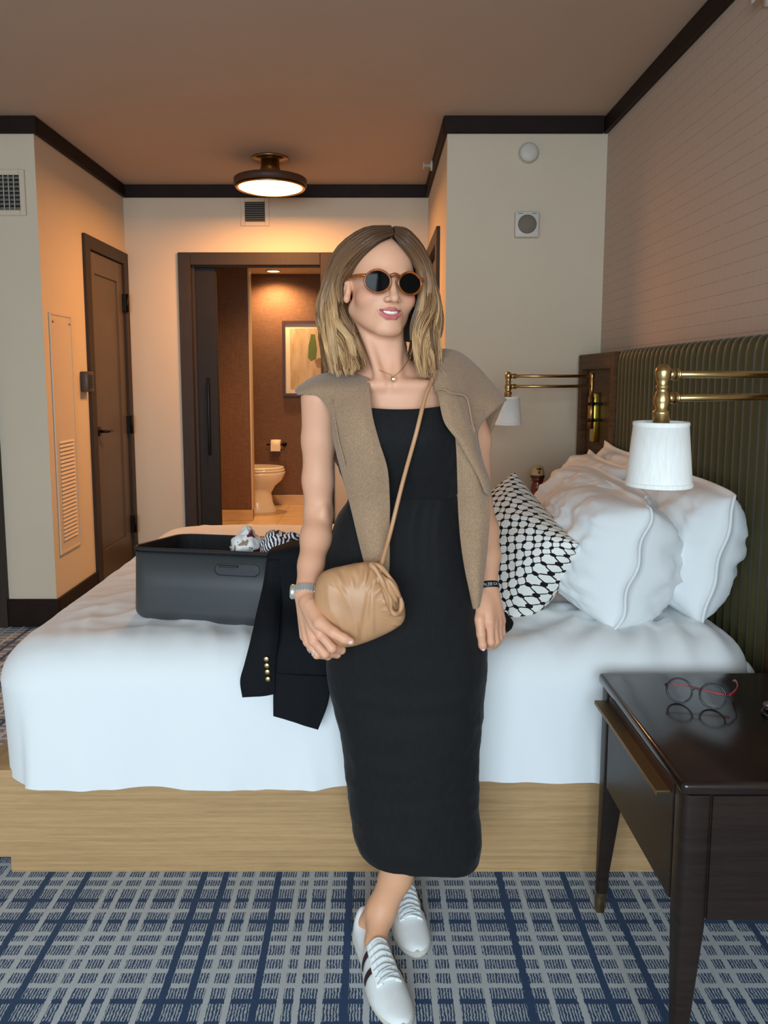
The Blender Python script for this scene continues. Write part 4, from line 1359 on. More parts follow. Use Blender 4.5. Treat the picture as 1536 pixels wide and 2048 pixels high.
# ---- legs, crossed at the ankles
B.chain([W(868, 1240, 1.735), W(866, 1490, 1.690), W(812, 1690, 1.672), W(792, 1752, 1.668), W(766, 1812, 1.664), W(760, 1835, 1.662)], [.085, .054, .046, .038, .0325, .033], .02)
hA, tA = WZ(726, 1866, 0), WZ(803, 2062, 0)
fA = (tA-hA).normalized()
def onA(t, z): return hA+(tA-hA)*t+Vector((0, 0, z))
B.chain([W(760, 1822, 1.660), onA(.10, .045)], [.031, .024], .02)
B.chain([W(760, 1826, 1.655), onA(.36, .055), onA(.55, .035), onA(.75, .028)], [.030, .0235, .020, .012], .02)
B.chain([W(758, 1240, 1.735), W(788, 1490, 1.715), W(798, 1690, 1.790), W(797, 1768, 1.820)], [.085, .054, .042, .030], .02)
B.chain([W(797, 1768, 1.820), W(826, 1858, 1.705)], [.026, .020], .02)
for q, a in ((-1, 748), (1, 790)):                        # ankle bones of the front leg
    B.ell(W(744 if q < 0 else 778, 1824, 1.648), (.010, .010, .012), .014)
# ---- right arm (picture left)
eR, wR = W(637, 1030, 1.745), W(611, 1186, 1.600)
B.chain([sR, W(638, 880, 1.735), W(636, 960, 1.742), eR, W(632, 1075, 1.705), W(622, 1130, 1.655), wR], [.045, .0385, .035, .0325, .0345, .0275, .0232], .025)
B.ell(W(647, 1025, 1.718), (.012, .016, .02), .02)
# hand R: palm
mR = [W(641, 1268, 1.533), W(627, 1281, 1.548), W(616, 1283, 1.570), W(609, 1272, 1.592)]
for i, (p, r) in enumerate(zip(mR, (.0125, .0125, .0118, .0110))):
    q = Vector(wR)+Vector((.008*(1.5-i)*.6, -.003*(1.5-i), -.004))
    B.cone(q, p, .0165, r, .012)
B.cone(W(616, 1205, 1.575), W(632, 1245, 1.545), .019, .017, .015)
def finger(pts, r0, r1, kk=.004):
    n = len(pts); rr = [r0+(r1-r0)*i/(n-1) for i in range(n)]
    B.chain(pts, rr, kk)
    for p, r in list(zip(pts, rr))[1:-1]:                 # knuckles
        B.ell(p, (r*1.06,)*3, .004)
finger([mR[0], W(664, 1296, 1.528), W(683, 1300, 1.552), W(684, 1294, 1.572)], .0105, .0078)
finger([mR[1], W(650, 1307, 1.545), W(674, 1308, 1.572), W(676, 1300, 1.590)], .0105, .0078)
finger([mR[2], W(634, 1309, 1.568), W(656, 1312, 1.594), W(662, 1304, 1.608)], .0100, .0075)
finger([mR[3], W(622, 1297, 1.594), W(642, 1304, 1.612), W(650, 1300, 1.620)], .0090, .0068)
TH = [W(622, 1212, 1.562), W(641, 1246, 1.522), W(667, 1265, 1.500), W(688, 1277, 1.496), W(702, 1283, 1.497)]
B.chain(TH, [.017, .0145, .0110, .0100, .0078], .008)
# ---- left arm (picture right)
eL, wL = W(955, 1010, 1.785), W(976, 1166, 1.715)
B.chain([sL, W(948, 880, 1.765), eL, W(968, 1060, 1.775), W(975, 1110, 1.75), wL], [.041, .038, .033, .0335, .029, .0225], .025)
mL = [W(979, 1243, 1.672), W(987, 1247, 1.682), W(996, 1246, 1.695), W(1003, 1241, 1.708)]
for i, (p, r) in enumerate(zip(mL, (.0120, .0120, .0115, .0105))):
    q = Vector(wL)+Vector((-.008*(1.5-i)*.6, 0, -.006))
    B.cone(q, p, .0160, r, .012)
B.cone(W(966, 1190, 1.70), W(966, 1225, 1.685), .0155, .015, .014)
finger([mL[0], W(981, 1283, 1.675), W(979, 1293, 1.697), W(976, 1278, 1.712)], .0105, .0080)
finger([mL[1], W(991, 1282, 1.690), W(989, 1290, 1.714), W(986, 1275, 1.726)], .0105, .0080)
finger([mL[2], W(998, 1276, 1.705), W(996, 1284, 1.728), W(994, 1270, 1.738)], .0100, .0075)
finger([mL[3], W(1004, 1266, 1.718), W(1002, 1273, 1.738), W(1000, 1262, 1.746)], .0090, .0068)
TL = [W(963, 1205, 1.695), W(959, 1238, 1.672), W(962, 1268, 1.660), W(965, 1290, 1.660), W(965.5, 1294, 1.661)]
B.chain(TL, [.0150, .0125, .0102, .0092, .0080], .008)

V, F = B.mesh(2)
del B
def dist_chain(P, pts, rad):
    out = np.full(len(P), 9.0)
    for i in range(len(pts)-1):
        a = np.array(pts[i]); b = np.array(pts[i+1]); ba = b-a
        t = np.clip(((P-a)@ba)/(ba@ba), 0, 1)
        out = np.minimum(out, np.linalg.norm(P-a-t[:, None]*ba, axis=1)-(rad[i]+(rad[i+1]-rad[i])*t))
    return out
woman = thing('person', (.06, 1.70, 0), 'standing woman in black midi dress, sunglasses and draped sweater holding a tan pouch bag', 'person')
body = np_mesh('body', V, F, wloc(woman), attr_mat('skin', .48, sss=.12, spec=.35, bump=.06, bscale=700), woman)
C = np.tile(L3((229, 172, 139)), (len(V), 1))
nv = np.array([mnoise.noise(Vector(p)*30) for p in V[::1]]) if len(V) < 1 else np.sin(V[:, 0]*90+np.sin(V[:, 2]*70)*2)*np.sin(V[:, 2]*80+V[:, 1]*60)
C *= (1+.0*nv)[:, None]
def blend(mask, col):
    global C
    C = C*(1-mask[:, None])+mask[:, None]*L3(col)
for q in (-1, 1):                                          # blush
    dd = np.linalg.norm((V-H(q*.046, .062, -.028))*np.array([1, 1, 1.25]), axis=1)
    blend(np.clip(1-dd/.032, 0, 1)**1.2*.75, (222, 132, 112))
low = np.clip((1.2-V[:, 2])/.4, 0, 1)*.35                 # arms, hands and ankles are more tanned
blend(low, (216, 156, 120))
blend(np.clip((.4-V[:, 2])/.1, 0, 1)*.6, (216, 160, 122))
lipm = np.minimum(dist_chain(V, UL, ULr), dist_chain(V, LLp, LLr)-.0010)
blend(np.clip((.0016-lipm)/.0012, 0, 1)*.95, (196, 104, 104))
inm = dist_chain(V, MO, [.0018, .0036, .0042, .0036, .0018])
blend(np.clip((.0006-inm)/.0006, 0, 1)*.7, (110, 50, 50))
for p in mR+mL: blend(np.clip(1-np.linalg.norm(V-np.array(p), axis=1)/.018, 0, 1)*.35, (214, 136, 112))
for pts in ([H(q*.0062, .1010, -.0420) for q in (-1, 1)],):
    for p in pts: blend(np.clip(1-np.linalg.norm(V-p, axis=1)/.0045, 0, 1)*.7, (120, 62, 50))
set_colors(body, C)
# teeth
tp = catmull([H(-.0225, .0765, -.0562), H(-.011, .0862, -.0602), H(0, .0890, -.0612), H(.011, .0862, -.0602), H(.0225, .0765, -.0562)], 61)
G = []
for k, p in enumerate(tp):
    s = k/60; g = .0004*abs(math.sin(s*math.pi*8))**.4; hh = .0036*(1-abs(2*s-1)**3)+.0010
    G.append([tuple(np.array(p)+HM[1]*(-.003)+HM[2]*hh), tuple(np.array(p)+HM[1]*g*3+HM[2]*hh), tuple(np.array(p)+HM[1]*(g*3+.0004)), tuple(np.array(p)+HM[1]*g*3-HM[2]*(hh*.75-.0006*abs(math.cos(s*math.pi*8))**6)), tuple(np.array(p)+HM[1]*(-.003)-HM[2]*hh*.75)])
part('teeth', MB().grid(G), mat('tooth_enamel', (244, 240, 232), .2), woman)
# thumb nails
def nail(c, d, n, w, l, name='thumbnail'):
    d = Vector(d).normalized(); n = Vector(n); n = (n-d*n.dot(d)).normalized(); s = d.cross(n)
    G = []
    for i in range(9):
        a = -1+2*i/8; row = []
        for j in range(9):
            t = j/8
            hw = w/2*(1-.25*(2*t-1)**4 if t > .5 else 1)
            if t > .7: hw *= math.sqrt(max(0.02, 1-((t-.7)/.32)**2))
            row.append(tuple(Vector(c)+d*(l*(t-.5))+s*(a*hw)+n*(.0022*(1-a*a)-.0012-.001*t*t)))
        G.append(row)
    o = part(name, MB().grid(G), mat('pink_nail', (242, 204, 204), .15, coat=.6), woman)
    mod_solid(o, .0007, 1)
cam_v = Vector((0, -1, .15))
nail(Vector(TH[-1])+Vector((-.0015, -.0068, .0025)), Vector(TH[4])-Vector(TH[3]), (-.1, -1, .45), .0098, .0115)
nail(Vector(TL[-1])+Vector((0.0, -.0078, -.0005)), Vector(TL[3])-Vector(TL[2]), (0, -1, .02), .0098, .0120)

# ================================================================== DRESS
M_DRESS = mat('black_linen', (20, 19, 20), .8, var=.25, vscale=160, bump=.35, bscale=420, bdist=.0015, spec=.25, sheen=.06, stretch=(1, 1, .35))
def build_dress():
    rows = [  # py, left, right, Y centre, half depth
        (812, 690, 902, 1.714, .108), (840, 678, 912, 1.712, .116), (880, 672, 915, 1.711, .120), (930, 677, 915, 1.715, .110), (968, 690, 914, 1.724, .096), (998, 697, 914, 1.730, .089),
        (1040, 672, 922, 1.732, .098), (1120, 652, 936, 1.733, .110), (1200, 648, 951, 1.732, .116), (1300, 655, 967, 1.728, .115),
        (1380, 665, 965, 1.722, .110), (1450, 679, 960, 1.715, .108), (1530, 690, 955, 1.705, .106), (1590, 699, 952, 1.697, .106), (1645, 706, 955, 1.690, .106), (1670, 711, 957, 1.688, .106), (1691, 718, 953, 1.687, .104)]
    K = []
    for py, l, r, yc, hd in rows:
        a, b_ = W(l, py, yc), W(r, py, yc)
        K.append(((a.x+b_.x)/2, yc, a.z, (b_.x-a.x)/2, hd))
    K = catmull(K, 190)
    n = 150
    G = []
    for cx, cy, z, hx, hd in K:
        row = []
        t = (K[0][2]-z)/(K[0][2]-K[-1][2])
        for k in range(n):
            a = 2*math.pi*k/n
            ca, sa = math.cos(a), math.sin(a)
            e = .80
            x = cx+hx*math.copysign(abs(ca)**e, ca); y = cy+hd*math.copysign(abs(sa)**e, sa)
            p = (x, y, z)
            # bust shape, waist seam, pleats below the waist, crumples lower down
            o = 0.0
            if sa < 0:
                for q in (-.066, .066):
                    o += .012*math.exp(-((x-cx-q)/.055)**2-((z-1.235)/.05)**2)
            wz = z-1.090
            o -= .0022*math.exp(-(wz/.0028)**2)
            if wz < 0:
                f = math.exp(wz/.17)*(1-math.exp(wz/.012))
                for q in (-.045, -.028, .018, .052, .072):
                    o += .0042*f*math.tanh((x-cx-q*(1-wz*.8))/.0035)*math.exp(-((x-cx-q)/.02)**2)*(1 if sa < 0 else 0)
            low = min(1, max(0, (t-.30)/.3))
            o += (.0055*nz((x*1.0, y, z*.55), 9, 2)+.0035*ridge((x*1.3, y, z*.45), 10, 6)+.0028*ridge((x*.5, y*.5, z*1.6), 13, 3)*.8)*(.25+.75*low)
            o += .0012*nz(p, 60, 4)
            o += .010*low*math.exp(-((x-cx+.035)/.016)**2)*-.5*(1 if sa < 0 else 0)*min(1, max(0, (t-.6)/.2))
            zz = z
            if t > .93:                                    # uneven hem: rises at the picture's left
                u_ = (x-cx)/hx
                zz = z+(t-.93)/.07*(.012*max(0, -u_)**2-.020*max(0, u_)**2+.004*math.sin(a*3+1)+.006*sa)
            if t < .06 and sa < 0:
                zz = z+(.06-t)/.06*(.012*(abs((x-cx)/hx))**2-.003)
            row.append((cx+(x-cx)*(1+o/hx), cy+(y-cy)*(1+o/hd), zz))
        G.append(row)
    # turned-in hem and neckline
    def shrink(row, k, dz): 
        c = np.mean(row, 0); return [tuple((np.array(p)-c)*np.array([k, k, 1])+c+np.array([0, 0, dz])) for p in row]
    G.append(shrink(G[-1], .975, .002)); G.append(shrink(G[-2], .96, .03))
    G.insert(0, shrink(G[0], .985, -.001)); G.insert(0, shrink(G[0], .97, -.02))
    return part('dress', MB().grid(G, closed_v=True), M_DRESS, woman)
dress = build_dress()
for pts in ([(735, 822, 1.612), (722, 790, 1.632), (714, 765, 1.655), (712, 755, 1.70), (710, 770, 1.77), (715, 815, 1.81)], [(890, 822, 1.612), (892, 795, 1.632), (892, 770, 1.655), (885, 758, 1.70), (885, 770, 1.77), (880, 815, 1.81)]):
    part('strap', MB().tube(catmull([W(*p) for p in pts], 24), .010, 8, flat=(.25, (0, -1, .3))), M_DRESS, dress)

# ================================================================== SWEATER DRAPED OVER THE SHOULDERS
def knit():
    m = mat('oatmeal_knit', (150, 126, 98), .95, spec=.15, sheen=.25)
    nt = NT(m); b = nt.n['Principled BSDF']
    co = nt.coord('Object')
    a = nt.noise(nt.mapping(co, (1, 1, .6)), 420, 3, .7); c = nt.noise(co, 25, 3)
    k = nt.m('MULTIPLY_ADD', nt.m('ADD', a, nt.m('MULTIPLY', c, .12)), 2.0, -.65)
    nt.link(nt.mix(k, lin((136, 108, 84)), lin((182, 150, 120))), b.inputs['Base Color'])
    nt.link(nt.bump(a, .35, .002), b.inputs['Normal'])
    return m
M_KNIT = knit()
def WP(rows): return [[W(*p) for p in r] for r in rows]
left_panel = WP([
    [(742, 745, 1.800), (712, 742, 1.815), (672, 748, 1.820), (630, 762, 1.810), (603, 785, 1.790)],
    [(732, 741, 1.735), (702, 741, 1.742), (664, 747, 1.742), (626, 757, 1.742), (597, 776, 1.742)],
    [(739, 764, 1.655), (708, 765, 1.656), (668, 768, 1.664), (630, 774, 1.680), (594, 788, 1.700)],
    [(741, 792, 1.620), (716, 794, 1.618), (688, 794, 1.630), (662, 793, 1.650), (634, 791, 1.672)],
    [(745, 835, 1.594), (724, 836, 1.588), (702, 836, 1.596), (682, 833, 1.614), (663, 829, 1.638)],
    [(758, 885, 1.578), (738, 886, 1.571), (714, 885, 1.578), (691, 882, 1.595), (668, 876, 1.624)],
    [(775, 940, 1.582), (752, 942, 1.576), (728, 942, 1.582), (705, 940, 1.596), (682, 934, 1.622)],
    [(779, 1005, 1.610), (759, 1008, 1.604), (739, 1008, 1.606), (719, 1008, 1.616), (701, 1006, 1.632)],
    [(778, 1070, 1.608), (762, 1074, 1.600), (746, 1074, 1.601), (731, 1073, 1.607), (716, 1070, 1.620)],
    [(778, 1118, 1.600), (765, 1122, 1.593), (752, 1122, 1.593), (739, 1120, 1.598), (727, 1114, 1.608)],
    [(776, 1150, 1.598), (765, 1150, 1.592), (753, 1148, 1.592), (743, 1144, 1.596), (733, 1136, 1.603)]])
right_top = WP([
    [(836, 742, 1.800), (868, 722, 1.815), (905, 722, 1.825), (948, 752, 1.825), (990, 800, 1.815)],
    [(840, 734, 1.735), (872, 704, 1.748), (915, 706, 1.752), (960, 742, 1.758), (1011, 801, 1.752)],
    [(858, 758, 1.660), (885, 740, 1.662), (918, 752, 1.672), (955, 785, 1.688), (1000, 811, 1.706)],
    [(874, 786, 1.624), (893, 782, 1.620), (918, 790, 1.632), (948, 812, 1.655), (974, 834, 1.676)],
    [(879, 808, 1.606), (898, 810, 1.600), (920, 818, 1.612), (941, 834, 1.632), (960, 848, 1.655)],
    [(889, 846, 1.590), (904, 850, 1.585), (922, 854, 1.594), (940, 860, 1.612), (953, 868, 1.638)],
    [(913, 876, 1.582), (922, 880, 1.578), (934, 884, 1.584), (945, 888, 1.596), (956, 894, 1.622)],
    [(936, 915, 1.580), (942, 918, 1.579), (950, 922, 1.584), (957, 926, 1.594), (965, 930, 1.615)],
    [(956, 952, 1.592), (960, 954, 1.592), (965, 956, 1.596), (970, 958, 1.604), (976, 960, 1.620)],
    [(968, 985, 1.606), (970, 986, 1.607), (973, 988, 1.610), (976, 990, 1.616), (979, 992, 1.628)]])
right_strip = WP([
    [(908, 840, 1.612), (922, 842, 1.610), (936, 845, 1.618), (948, 850, 1.634)],
    [(913, 900, 1.604), (929, 902, 1.598), (945, 905, 1.602), (958, 908, 1.622)],
    [(915, 960, 1.616), (934, 962, 1.608), (954, 964, 1.610), (970, 966, 1.630)],
    [(917, 1020, 1.636), (937, 1022, 1.626), (959, 1022, 1.628), (977, 1022, 1.644)],
    [(922, 1080, 1.628), (941, 1082, 1.618), (959, 1082, 1.620), (974, 1080, 1.638)],
    [(931, 1140, 1.616), (945, 1142, 1.608), (957, 1141, 1.610), (968, 1138, 1.626)],
    [(942, 1190, 1.610), (949, 1192, 1.604), (956, 1190, 1.605), (962, 1186, 1.616)],
    [(948, 1216, 1.610), (951, 1217, 1.606), (954, 1215, 1.606), (957, 1212, 1.612)]])
back_flap = WP([
    [(640, 775, 1.815), (720, 752, 1.835), (800, 745, 1.842), (880, 735, 1.838), (960, 772, 1.830), (1008, 804, 1.800)],
    [(636, 830, 1.845), (720, 815, 1.855), (800, 812, 1.858), (880, 812, 1.855), (945, 825, 1.850), (994, 836, 1.818)],
    [(650, 890, 1.850), (720, 885, 1.855), (800, 884, 1.855), (880, 884, 1.852), (938, 885, 1.846), (974, 884, 1.826)],
    [(680, 940, 1.845), (730, 945, 1.848), (800, 946, 1.848), (870, 945, 1.846), (925, 935, 1.842), (958, 915, 1.832)]])
def cloth_part(name, grids, material, parent, thick=.006, nu=70, nv=34, wr=.003, seed=1.0, label=None):
    b = MB()
    for g in grids:
        P = patch(g, nu, nv)
        for i in range(nu):
            for j in range(nv):
                p = P[i, j]
                P[i, j] = p+np.array([0, -1, .3])*wr*(nz(p, 9, seed)+.7*ridge((p[0]*1.5, p[1], p[2]*.5), 14, seed))
        b.grid(P)
    o = part(name, b, material, parent, label)
    mod_solid(o, thick, 0.0)
    return o
sw = cloth_part('sweater', [right_strip, right_top], M_KNIT, woman, .007, label='oatmeal knit sweater draped over the shoulders')
cloth_part('sweater_sleeve', [left_panel], M_KNIT, sw, .007, seed=3.0)
cloth_part('sweater_back', [back_flap], M_KNIT, sw, .006, 40, 40, seed=5.0)

for pts in ([(868, 724, 1.700), (884, 740, 1.655), (898, 756, 1.652), (905, 764, 1.650)], [(868, 782, 1.628), (885, 778, 1.614), (903, 786, 1.612), (930, 792, 1.628), (938, 812, 1.632), (943, 840, 1.622), (950, 866, 1.622)],
            [(664, 800, 1.640), (670, 840, 1.622), (677, 880, 1.604), (690, 930, 1.600)]):
    part('seam', MB().tube(catmull([W(a, b_, c_-.006) for a, b_, c_ in pts], 24), .0022, 8), M_KNIT, sw)

# ================================================================== HAIR
GL = [[(785, 470, 1.622), (752, 486, 1.612), (716, 520, 1.628), (694, 552, 1.660), (690, 590, 1.700), (700, 640, 1.690), (722, 695, 1.660), (738, 748, 1.635)],
      [(785, 464, 1.640), (742, 478, 1.620), (696, 518, 1.640), (671, 562, 1.660), (668, 605, 1.660), (676, 650, 1.652), (700, 700, 1.640), (712, 757, 1.622)],
      [(783, 458, 1.660), (734, 466, 1.642), (682, 506, 1.652), (657, 562, 1.668), (648, 606, 1.668), (654, 650, 1.660), (670, 702, 1.648), (684, 758, 1.630)],
      [(780, 454, 1.690), (728, 459, 1.682), (675, 500, 1.690), (652, 560, 1.705), (640, 606, 1.704), (641, 650, 1.698), (654, 702, 1.685), (660, 754, 1.668)],
      [(775, 455, 1.730), (727, 462, 1.742), (681, 502, 1.762), (660, 562, 1.775), (648, 606, 1.772), (645, 650, 1.765), (654, 702, 1.752), (652, 746, 1.742)],
      [(770, 464, 1.760), (745, 478, 1.790), (718, 520, 1.808), (704, 570, 1.812), (694, 612, 1.808), (690, 655, 1.800), (694, 705, 1.788), (694, 748, 1.780)]]
GR = [[(789, 472, 1.622), (806, 490, 1.618), (829, 520, 1.634), (843, 558, 1.648), (840, 606, 1.648), (826, 655, 1.642), (828, 708, 1.630), (846, 762, 1.618)],
      [(790, 466, 1.640), (815, 478, 1.630), (843, 514, 1.645), (858, 562, 1.655), (860, 610, 1.652), (842, 660, 1.640), (846, 712, 1.630), (862, 766, 1.620)],
      [(790, 460, 1.660), (818, 468, 1.650), (848, 505, 1.665), (866, 562, 1.675), (873, 612, 1.672), (862, 665, 1.658), (862, 716, 1.648), (874, 763, 1.638)],
      [(788, 455, 1.690), (815, 461, 1.692), (846, 500, 1.710), (865, 560, 1.720), (876, 612, 1.720), (877, 665, 1.712), (874, 716, 1.702), (876, 758, 1.692)],
      [(785, 457, 1.730), (808, 467, 1.750), (833, 505, 1.772), (851, 560, 1.785), (860, 612, 1.785), (860, 665, 1.778), (858, 716, 1.768), (858, 750, 1.760)],
      [(778, 464, 1.760), (784, 480, 1.792), (790, 520, 1.812), (796, 570, 1.818), (800, 612, 1.815), (802, 660, 1.805), (804, 706, 1.793), (804, 746, 1.785)]]
def guides(G): return np.array([[W(p[0], p[1]+(9 if i == 7 else 0), p[2]-(.008 if i == 7 else 0))[:] for i, p in enumerate(g)] for g in G])
GLw, GRw = guides(GL), guides(GR)
BK = np.stack([GLw[-1], GLw[-1]*.5+GRw[-1]*.5+np.array([0, .012, 0]), GRw[-1]])
hair_rng = np.random.default_rng(5)
def strand_set(Gw, n, seed, wave=.0145, lo=0.0, hi=1.0, layer=.010, seg=22):
    rng = np.random.default_rng(seed)
    K = Gw.shape[0]
    cen = np.array(HO)+HM[2]*.02
    SV, SF, SC_ = [], [], []
    base = 0
    for s in range(n):
        NC = 17 if K > 4 else 7
        cl = rng.integers(NC) if rng.random() > .3 else rng.integers(max(1, NC*2//3))
        uc = (cl+.5)/NC*(K-1)
        u = float(np.clip(uc+(rng.random()-.5)*1.5*(K-1)/NC, 0, K-1-1e-6))
        T = np.linspace(0, 1, seg)
        def at_u(x):
            i = min(int(x), K-2); t = x-i
            return catmull(Gw[i]*(1-t)+Gw[i+1]*t, seg)
        cv = (.15+.6*T**1.5)[:, None]
        P = at_u(u)*(1-cv)+at_u(uc)*cv
        # depth of the strand inside the hair mass, and clumping
        dep = rng.random()**1.4*layer
        out = P-(cen+np.array([0, 0, 1])*(P-cen)[:, 2:3]*.6); out /= np.linalg.norm(out, axis=1)[:, None]+1e-9
        P = P-out*dep*np.minimum(1, T*4+.35)[:, None]+out*.003
        clump = cl+seed*3
        ph = clump*2.4+rng.normal()*.22
        amp = wave*np.clip((T-.3)/.5, 0, 1)
        side = np.cross(out, np.gradient(P, axis=0)); side /= np.linalg.norm(side, axis=1)[:, None]+1e-9
        P = P+side*(amp*np.sin(T*12+ph))[:, None]+out*(amp*.55*(np.cos(T*12+ph*1.3)+.3*math.sin(ph*3)))[:, None]
        P = P+rng.normal(size=3)*.0016*np.clip(T*3, .3, 1)[:, None]
        if T[-1] == 1: 
            cut = 1-.12*rng.random()**2
            P = catmull(P[:max(6, int(seg*cut))], seg)
        r0 = .0007+.0012*rng.random()
        R = r0*np.minimum(1, .6+T*2)*(1-.75*T**4)
        tan = np.gradient(P, axis=0); tan /= np.linalg.norm(tan, axis=1)[:, None]+1e-9
        a = np.cross(tan, out); a /= np.linalg.norm(a, axis=1)[:, None]+1e-9
        b_ = np.cross(tan, a)
        ring = np.stack([P+a*(R*1.6)[:, None], P+b_*(R*.9)[:, None], P-a*(R*1.6)[:, None], P-b_*(R*.9)[:, None]], 1)
        SV.append(ring.reshape(-1, 3))
        q = np.arange(seg-1)[:, None]*4
        f = np.concatenate([np.stack([q[:, 0]+k, q[:, 0]+(k+1) % 4, q[:, 0]+4+(k+1) % 4, q[:, 0]+4+k], 1) for k in range(4)])
        SF.append(f+base); base += seg*4
        # colour: dark roots, blonde balayage towards the ends, lighter and darker strands
        hl = np.clip((T-.12)/.55, 0, 1)**.9
        tone = .45*rng.random()+.55*((math.sin(clump*12.9898)*43758.5453) % 1)
        root = L3((86, 59, 40)); mid = L3((158, 114, 74)) if tone > .42 else L3((106, 73, 47)); end = L3((226, 182, 128)) if tone > .52 else L3((152, 109, 70))
        c = root*(1-hl)[:, None]+mid*hl[:, None]
        h2 = np.clip((T-.45)/.4, 0, 1)*(.85 if tone > .25 else .3)
        c = c*(1-h2)[:, None]+end*h2[:, None]
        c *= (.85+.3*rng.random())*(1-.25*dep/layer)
        SC_.append(np.repeat(c, 4, 0))
    return np.concatenate(SV), np.concatenate(SF), np.concatenate(SC_)
def build_hair():
    parts_ = [strand_set(GLw, 1150, 11), strand_set(GRw, 950, 12), strand_set(BK, 320, 13, layer=.008)]
    VV, FF, CC = [], [], []; base = 0
    for v, f, c in parts_:
        VV.append(v); FF.append(f+base); CC.append(c); base += len(v)
    # solid under-layer so that no scalp shows between the strands
    full = np.concatenate([GLw, BK[1:2], GRw[::-1]])
    cen = np.array(HO)
    for g in (full,):
        P = patch(g[:, :-1]*1.0, 90, 40); P = P[:, :37]
        out = P-cen; out[..., 2] *= .35; out /= np.linalg.norm(out, axis=2)[..., None]+1e-9
        P = P-out*.009
        n0, n1 = P.shape[:2]
        idx = np.arange(n0*n1).reshape(n0, n1)
        f = np.stack([idx[:-1, :-1].ravel(), idx[1:, :-1].ravel(), idx[1:, 1:].ravel(), idx[:-1, 1:].ravel()], 1)
        VV.append(P.reshape(-1, 3)); FF.append(f+base); base += n0*n1
        T = np.tile(np.linspace(0, 1, n1), n0)[:, None]
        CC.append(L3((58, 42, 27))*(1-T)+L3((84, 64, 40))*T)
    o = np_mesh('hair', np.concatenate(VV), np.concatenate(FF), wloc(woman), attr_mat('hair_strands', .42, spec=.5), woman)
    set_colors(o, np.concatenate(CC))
    o['label'] = 'shoulder length wavy blonde brown hair'
    return o
build_hair()

# ================================================================== SUNGLASSES
M_TORT = mat('amber_acetate', (176, 92, 28), .18, var=.5, vscale=60, dark=(96, 42, 12), coat=.3)
M_DLENS = mat('dark_lens', (9, 10, 9), .08, spec=.12)
sg = part('sunglasses', MB().tube(catmull([H(-.0095, .1025, .012), H(0, .1045, .0155), H(.0095, .1025, .012)], 9), [.0032]*9, 10, flat=(1.2, HM[2])), M_TORT, woman, 'round amber tortoiseshell sunglasses with dark lenses')
for q in (-1, 1):
    c0 = H(q*.0355, .0985, .000)
    axx = HM[0]*math.cos(q*.16)-HM[1]*math.sin(.16)*q*q*(1 if q > 0 else -1); axx = HM[0]-HM[1]*.16*q; axx /= np.linalg.norm(axx)
    rim = []
    for k in range(48):
        a = 2*math.pi*k/48
        rx_, rz_ = .0272, .0232
        px_ = rx_*math.cos(a); pz_ = rz_*math.sin(a)
        if pz_ > 0: pz_ *= 1-.10*abs(math.cos(a)); px_ *= 1.0
        rim.append(Vector(c0+axx*px_+HM[2]*pz_))
    part('lens_rim', MB().tube(rim, .0025, 10, closed=True, flat=None), M_TORT, sg)
    lens = [Vector(c0)+Vector(HM[1])*.0012] + [Vector(c0)+(r-Vector(c0))*.97 for r in rim]
    mid = [Vector(c0)+Vector(HM[1])*.0010+(r-Vector(c0))*.55 for r in rim]
    vs = [lens[0]]+mid+lens[1:]
    fs = [(0, 1+k, 1+(k+1) % 48) for k in range(48)]+[(1+k, 49+k, 49+(k+1) % 48, 1+(k+1) % 48) for k in range(48)]
    part('lens', MB().add(vs, fs, True), M_DLENS, sg)
    hn = Vector(c0)+Vector(axx)*(q*.0275)+Vector(HM[2])*.010
    part('temple', MB().tube(catmull([hn+Vector(HM[1])*.0-Vector(axx)*q*.003, hn+Vector(HM[0])*q*.005-Vector(HM[1])*.004, Vector(H(q*.0745, .060, .011)), Vector(H(q*.0785, .015, .010)), Vector(H(q*.0790, -.012, .004)), Vector(H(q*.076, -.030, -.014))], 20), .0026, 8, flat=(1.5, HM[2])), M_TORT, sg)

# ================================================================== NECKLACE, WATCH, WRISTBAND, RING
M_GOLD = mat('gold', (206, 166, 128), .38, metal=1.0)
M_STEEL = mat('steel', (222, 222, 218), .3, metal=.75)
pc = W(786, 755, 1.632)
nk = part('necklace', MB().tube(catmull([W(738, 712, 1.690), W(752, 735, 1.655), pc+Vector((-.006, 0, .006)), pc+Vector((.006, 0, .006)), W(808, 733, 1.655), W(822, 710, 1.690)], 40), .0006, 6), M_GOLD, woman, 'thin gold chain with a round pendant')
part('pendant', MB().lathe([(0, -.0010), (.0058, -.0010), (.0062, -.0016), (.0070, -.0014), (.0072, 0), (.0065, .001), (0, .001)], pc+Vector((0, -.002, -.003)), 'Y', 24), M_GOLD, nk)

